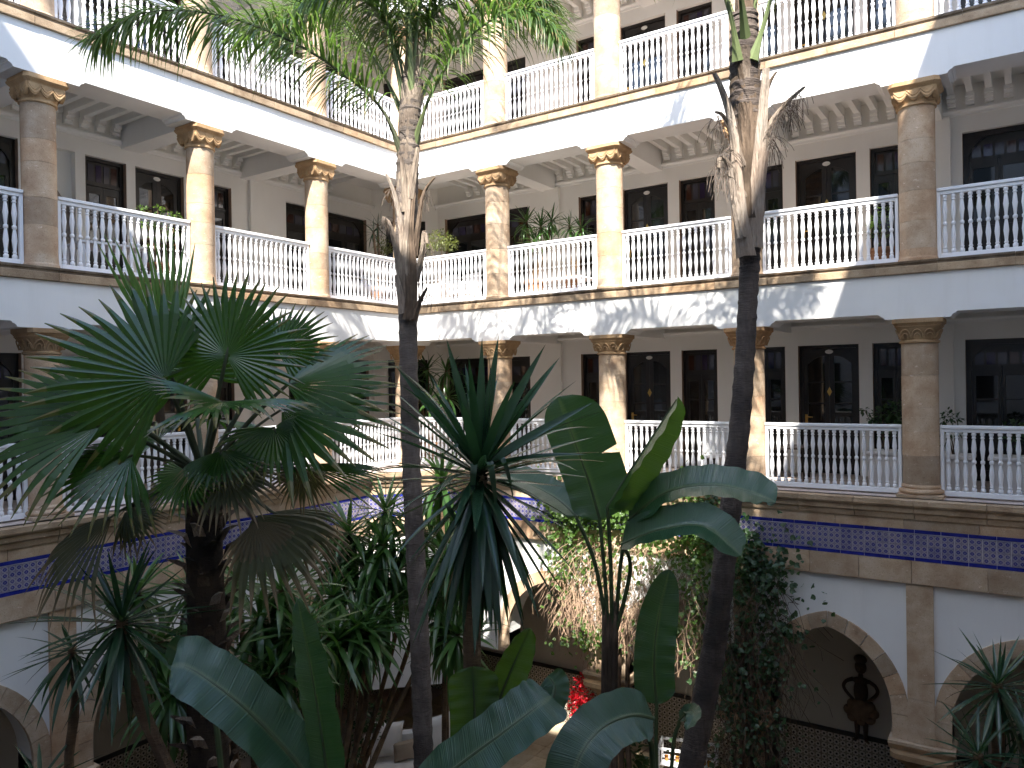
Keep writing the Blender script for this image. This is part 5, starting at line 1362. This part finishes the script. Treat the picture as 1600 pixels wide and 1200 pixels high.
so = at(648, 1190, 15.75); so = V3((so.x, so.y, .03))
face = math.atan2(CAM.y - so.y, CAM.x - so.x) + PI / 2 + .12
sofa = thing('sofa', 'white sofa on the paving behind the ringed trunk', 'sofa', so); sofa.rotation_euler = (0, 0, face)
part('seat', MB().cbox(-.95, .95, -.42, .40, .22, .46, .05).mesh('seat', M['cushion'], False), sofa)
part('frame', MB().cbox(-1.0, 1.0, -.44, .46, .08, .215, .02).mesh('frame', M['paint']), sofa)
part('backrest', MB().cbox(-1.0, 1.0, .30, .46, .22, .92, .04).mesh('backrest', M['cushion']), sofa)
for x in (-1, 1): part('armrest', MB().cbox(min(x * .88, x * 1.02), max(x * .88, x * 1.02), -.42, .29, .22, .62, .03).mesh('armrest', M['cushion']), sofa)
for x in (-.93, .93):
    for y in (-.38, .40): part('leg', MB().cbox(x - .03, x + .03, y - .03, y + .03, 0, .078, .004).mesh('leg', M['paint']), sofa)
sm = Matrix.Translation(so) @ Matrix.Rotation(face, 4, 'Z')
for x, y, z, w_, h_, rz, mt, lab in ((-.55, .18, .88, .68, .70, .1, 'cushion', 'large off white cushion propped at one end of the white sofa'), (-.20, .05, .66, .48, .40, -.1, 'tan', 'small tan cushion leaning on the white sofa'), (.50, .18, .88, .66, .70, -.12, 'cushion', 'plump off white cushion on the sofa end beside the glowing leaf')):
    o = part('cushion', pillow(w_, h_, .2, mt)); o.matrix_world = sm @ Matrix.Translation((x, y, z)) @ Matrix.Rotation(-.22, 4, 'X') @ Matrix.Rotation(rz, 4, 'Y'); tag(o, lab, 'cushion', 'sofa cushions')

# white tray table with amber glasses
tp = at(1075, 1188, 15.5); tp = V3((tp.x, tp.y, .03))
tt = thing('tray_table', 'white open frame drinks table beside the leaning trunk foot', 'table', tp); tt.rotation_euler = (0, 0, .25)
for x in (-.55, .55):
    for y in (-.25, .25): part('leg', MB().cbox(x - .025, x + .025, y - .025, y + .025, 0, .80, .004).mesh('leg', M['paint']), tt)
for y in (-.25, .25): part('rail', MB().cbox(-.524, .524, y - .022, y + .022, .74, .79, .004).mesh('rail', M['paint']), tt)
for x in (-.55, .55): part('rail', MB().cbox(x - .022, x + .022, -.224, .224, .74, .79, .004).mesh('rail', M['paint']), tt)
part('shelf', MB().cbox(-.524, .524, -.224, .224, .42, .45, .004).mesh('shelf', M['paint']), tt)
gl = MB().lathe([(.03, 0), (.036, .01), (.042, .10), (.038, .10), (.03, .015)], 12).mesh('glass_tumbler', M['orange'], True)
tm = Matrix.Translation(tp) @ Matrix.Rotation(.25, 4, 'Z')
for i in range(9):
    o = part('amber_tumbler', gl); o.location = tm @ V3((-.42 + .105 * i, .04 * (i % 2) - .05, .452)); tag(o, 'amber drinking glass in the row on the white table shelf', 'glass', 'amber glasses on the table')

# carved figure on the arcade wall
fx = 9.50; fz = EYE - 6.95
fg = thing('wall_sculpture', 'carved dark wooden figure with round skirt and hands on hips, on the arcade wall', 'sculpture', (fx, 2.14, fz))
def ell(mb, cx, cz, rx, rz, ry=.06, n=14, m=10):
    vs = []; fs = []
    for i in range(m + 1):
        ph = PI * i / m
        for j in range(n):
            th = 2 * PI * j / n; vs.append((cx + rx * math.sin(ph) * math.cos(th), -ry * math.sin(ph) * math.sin(th), cz + rz * math.cos(ph)))
    for i in range(m):
        for j in range(n): k = (j + 1) % n; fs.append((i * n + j, i * n + k, (i + 1) * n + k, (i + 1) * n + j))
    return mb.add(vs, fs)
part('torso', ell(ell(MB(), 0, .93, .13, .26, .07), 0, 1.14, .155, .07, .06).mesh('torso', M['figure'], True), fg)
hd = part('head', ell(ell(ell(MB(), 0, 1.40, .105, .13, .08), 0, 1.55, .12, .09, .07), 0, 1.23, .045, .08, .04).mesh('head', M['figure'], True), fg)
for x in (-.04, .04): part('eye', MB().lathe([(.016, 0), (.012, .012)], 8).mesh('eye', M['figure2']), hd, (x, -.072, 1.42), (PI / 2, 0, 0))
part('nose', MB().lathe([(.02, -.03), (.004, .03)], 6).mesh('nose', M['figure2']), hd, (0, -.082, 1.385))
for sg in (-1, 1):
    part('arm', MB().tube(smooth_line([(sg * .13, -.02, 1.16), (sg * .25, -.03, 1.10), (sg * .30, -.04, 1.0), (sg * .25, -.05, .90), (sg * .12, -.07, .78)], 12), [.04, .038, .036, .034, .034, .034, .033, .032, .03, .03, .03, .028, .026], 8).mesh('arm', M['figure'], True), fg)
    part('leg', MB().tube([(sg * .075, 0, .40), (sg * .075, 0, .2), (sg * .07, 0, .05), (sg * .09, -.04, .02), (sg * .14, -.09, .012)], [.055, .045, .033, .03, .02], 8).mesh('leg', M['figure'], True), fg)
sk = MB(); ell(sk, 0, .56, .26, .24, .09)
for k in range(8):
    a = 2 * PI * k / 8; ell(sk, .22 * math.cos(a), .55 + .17 * math.sin(a), .10, .10, .085, 8, 6)
part('skirt', sk.mesh('skirt', M['figure2'], True), fg)
# ------------------------------------------------------------------ things standing in the galleries
def gal(w, s, d, lv): return W(w, s, d, FL[lv] + (.0 if lv > 1 else -.003))
def on(px, py, w, d):
    """gallery position seen at this pixel, d metres from the column line"""
    v = FW + ((px - 800) / FOC) * RT - ((py - 600) / FOC) * UP
    k = (-d - CAM.y) / v.y if w == 'R' else (d - CAM.x) / v.x
    return CAM + v * k
def gs(px, py, w, d): p = on(px, py, w, d); return p.x if w == 'R' else -p.y
# corner yucca on the lowest gallery
p = gal('R', gs(668, 600, 'R', -.9), -.9, 1)
def gyucca(name, label, p, heads, L, lib, pot, seed, mat='cushion', n=30, cat='yucca'):
    t = sword_plant(name, label, cat, [([p + V3((0, 0, pot[1] - .05)), p.lerp(h, .6) + V3((.03, 0, .1)), h], .03, n, L, -45, 80, .3, (0, 0, 1)) for h in heads], lib, seed=seed)
    pm = part('pot', pot_mesh(pot[0], pot[1], pot[2], 'pot', len(pot) > 3), t, (0, 0, -(pot[1] - .05))); return t
gyucca('potted_yucca', 'bright yucca in the lowest gallery beside the ringed palm trunk', p, [on(668, 575, 'R', -.9), on(697, 578, 'R', -.8), on(672, 622, 'R', -.7), on(700, 618, 'R', -.75), on(650, 590, 'R', -.8)], .62, DL, (.24, .45, 'clay'), 61)
p = gal('R', gs(835, 365, 'R', -1.0), -1.0, 2)
gyucca('potted_palm', 'bushy dark potted palm on the middle gallery beside the first column', p, [on(822, 345, 'R', -1.0), on(845, 352, 'R', -.9), on(835, 375, 'R', -.8), on(862, 345, 'R', -1.0)], .5, DL, (.24, .5, 'clay'), 62, n=34, cat='potted plant')
p = gal('R', gs(895, 365, 'R', -1.0), -1.0, 2)
gyucca('potted_palm', 'slender dark potted palm on the middle gallery next to the second column', p, [on(890, 352, 'R', -1.0), on(908, 356, 'R', -.9)], .42, DL, (.22, .5, 'clay'), 63, n=32, cat='potted plant')
p = gal('L', gs(590, 400, 'L', -.5), -.5, 2)
gyucca('potted_bromeliad', 'spiky potted plant with orange tips left of the ringed trunk on the middle gallery', p, [on(583, 360, 'L', -.5), on(590, 350, 'L', -.55)], .42, YL, (.2, .5, 'clay'), 64, n=18, cat='potted plant')
def gshrub(name, label, w, px, py, d, lv, spots, n, size, mat, seed, pot):
    p = gal(w, gs(px, py, w, d), d, lv)
    return shrub(name, label, p, [(on(x, y, w, d), r, k) for x, y, r, k in spots], n, size, mat, seed, pot, 'potted plant')
gshrub('potted_shrub', 'round yellow green shrub above the rail of the middle gallery, beside the ringed trunk', 'R', 685, 380, -.55, 2, [(672, 382, .22, 1), (690, 374, .27, 1.3), (702, 380, .2, 1)], 210, .055, 'shrub', 65, (.22, .55, 'cushion', 1))
gshrub('potted_shrub', 'small light green shrub near the spiky plant on the middle gallery', 'L', 598, 385, -.5, 2, [(596, 384, .2, 1), (606, 390, .16, .8)], 160, .055, 'shrub', 66, (.2, .5, 'clay'))
gshrub('potted_climber', 'bright green climber twining up the middle gallery rail above the young fan leaf', 'L', 250, 390, -.22, 2, [(222, 330, .10, .6), (246, 328, .09, .5), (262, 332, .1, .5), (276, 336, .09, .5), (232, 350, .14, 1), (252, 360, .16, 1), (270, 365, .14, .8), (240, 385, .18, 1)], 60, .055, 'vine', 67, (.2, .35, 'clay'))
gshrub('potted_climber', 'leafy pot plant behind the rail beside the fourth column on the middle gallery', 'R', 1380, 370, -.5, 2, [(1376, 345, .16, 1), (1372, 365, .18, 1), (1382, 330, .1, .5), (1366, 350, .12, .6)], 70, .06, 'vine', 68, (.22, .36, 'clay'))
gshrub('potted_fern', 'dark leafy plant in a tall white planter beside the fourth column, lowest gallery', 'R', 1385, 680, -1.0, 1, [(1398, 645, .22, 1.4), (1380, 652, .2, 1), (1405, 660, .2, 1), (1362, 655, .08, .3), (1350, 640, .05, .2), (1384, 670, .18, .8)], 80, .08, 'vine_d', 69, (.26, .62, 'cushion', 1))
gshrub('potted_fern', 'sparse reddish plant in a white planter beyond the fourth column, lowest gallery', 'R', 1490, 690, -.9, 1, [(1485, 650, .12, .5), (1475, 655, .1, .5), (1495, 655, .08, .3), (1484, 680, .2, .9)], 50, .07, 'vine_d', 70, (.28, .60, 'cushion', 1))
gshrub('potted_fern', 'low plant in the last white planter at the end of the lowest gallery', 'R', 1580, 700, -.9, 1, [(1582, 678, .2, 1), (1592, 670, .15, .7)], 60, .08, 'vine_d', 71, (.28, .60, 'cushion', 1))

# white armchairs and tables on the galleries
def armchair(label, pos, rz):
    t = thing('armchair', label, 'chair', pos, 'white armchairs on the galleries'); t.rotation_euler = (0, 0, rz)
    part('seat', MB().cbox(-.28, .28, -.28, .27, .36, .44, .02).mesh('seat', M['paint']), t)
    part('backrest', MB().cbox(-.30, .30, .272, .33, .36, .92, .02).mesh('backrest', M['paint']), t)
    for x in (-1, 1):
        part('armrest', MB().cbox(x * .315 - .03, x * .315 + .03, -.28, .27, .60, .65, .01).mesh('armrest', M['paint']), t)
        for y in (-.25, .25): part('leg', MB().cbox(x * .27 - .025, x * .27 + .025, y - .025, y + .025, 0, .358 if y > 0 else .358, .004).mesh('leg', M['paint']), t)
        part('arm_post', MB().cbox(x * .315 - .02, x * .315 + .02, -.27, -.23, .0, .598, .004).mesh('arm_post', M['paint']), t)
    return t
armchair('white armchair on the middle gallery close beside the ringed trunk, under the spiky plant', gal('L', gs(592, 430, 'L', -1.0), -1.0, 2), 1.2)
armchair('white armchair in the middle gallery beneath the round yellow green shrub', gal('R', gs(690, 430, 'R', -1.1), -1.1, 2), .2)
armchair('white armchair in the middle gallery nearest the first column', gal('R', gs(722, 425, 'R', -1.3), -1.3, 2), -.3)
armchair('white armchair in the lowest gallery, third bay behind the banana plants', gal('R', gs(1120, 700, 'R', -1.2), -1.2, 1), .3)
def table(label, pos, rz, mat, sx=.5, sy=.35, h=.7):
    t = thing('table', label, 'table', pos, 'gallery tables'); t.rotation_euler = (0, 0, rz)
    part('tabletop', MB().cbox(-sx, sx, -sy, sy, h - .045, h, .008).mesh('tabletop', M[mat]), t)
    for x in (-sx + .05, sx - .05):
        for y in (-sy + .05, sy - .05): part('leg', MB().cbox(x - .025, x + .025, y - .025, y + .025, 0, h - .047, .004).mesh('leg', M[mat]), t)
table('pale table behind the middle gallery rail, third bay behind the fan palm', gal('L', gs(165, 370, 'L', -1.2), -1.2, 2), 1.45, 'paint', .55, .4)
table('dark table behind the lowest gallery rail, fourth bay behind the banana plants', gal('R', gs(1225, 700, 'R', -1.3), -1.3, 1), .1, 'wood', .45, .35, .62)
table('low white table in the middle gallery between first and second columns', gal('R', gs(890, 430, 'R', -1.0), -1.0, 2), 0, 'paint', .5, .35, .45)
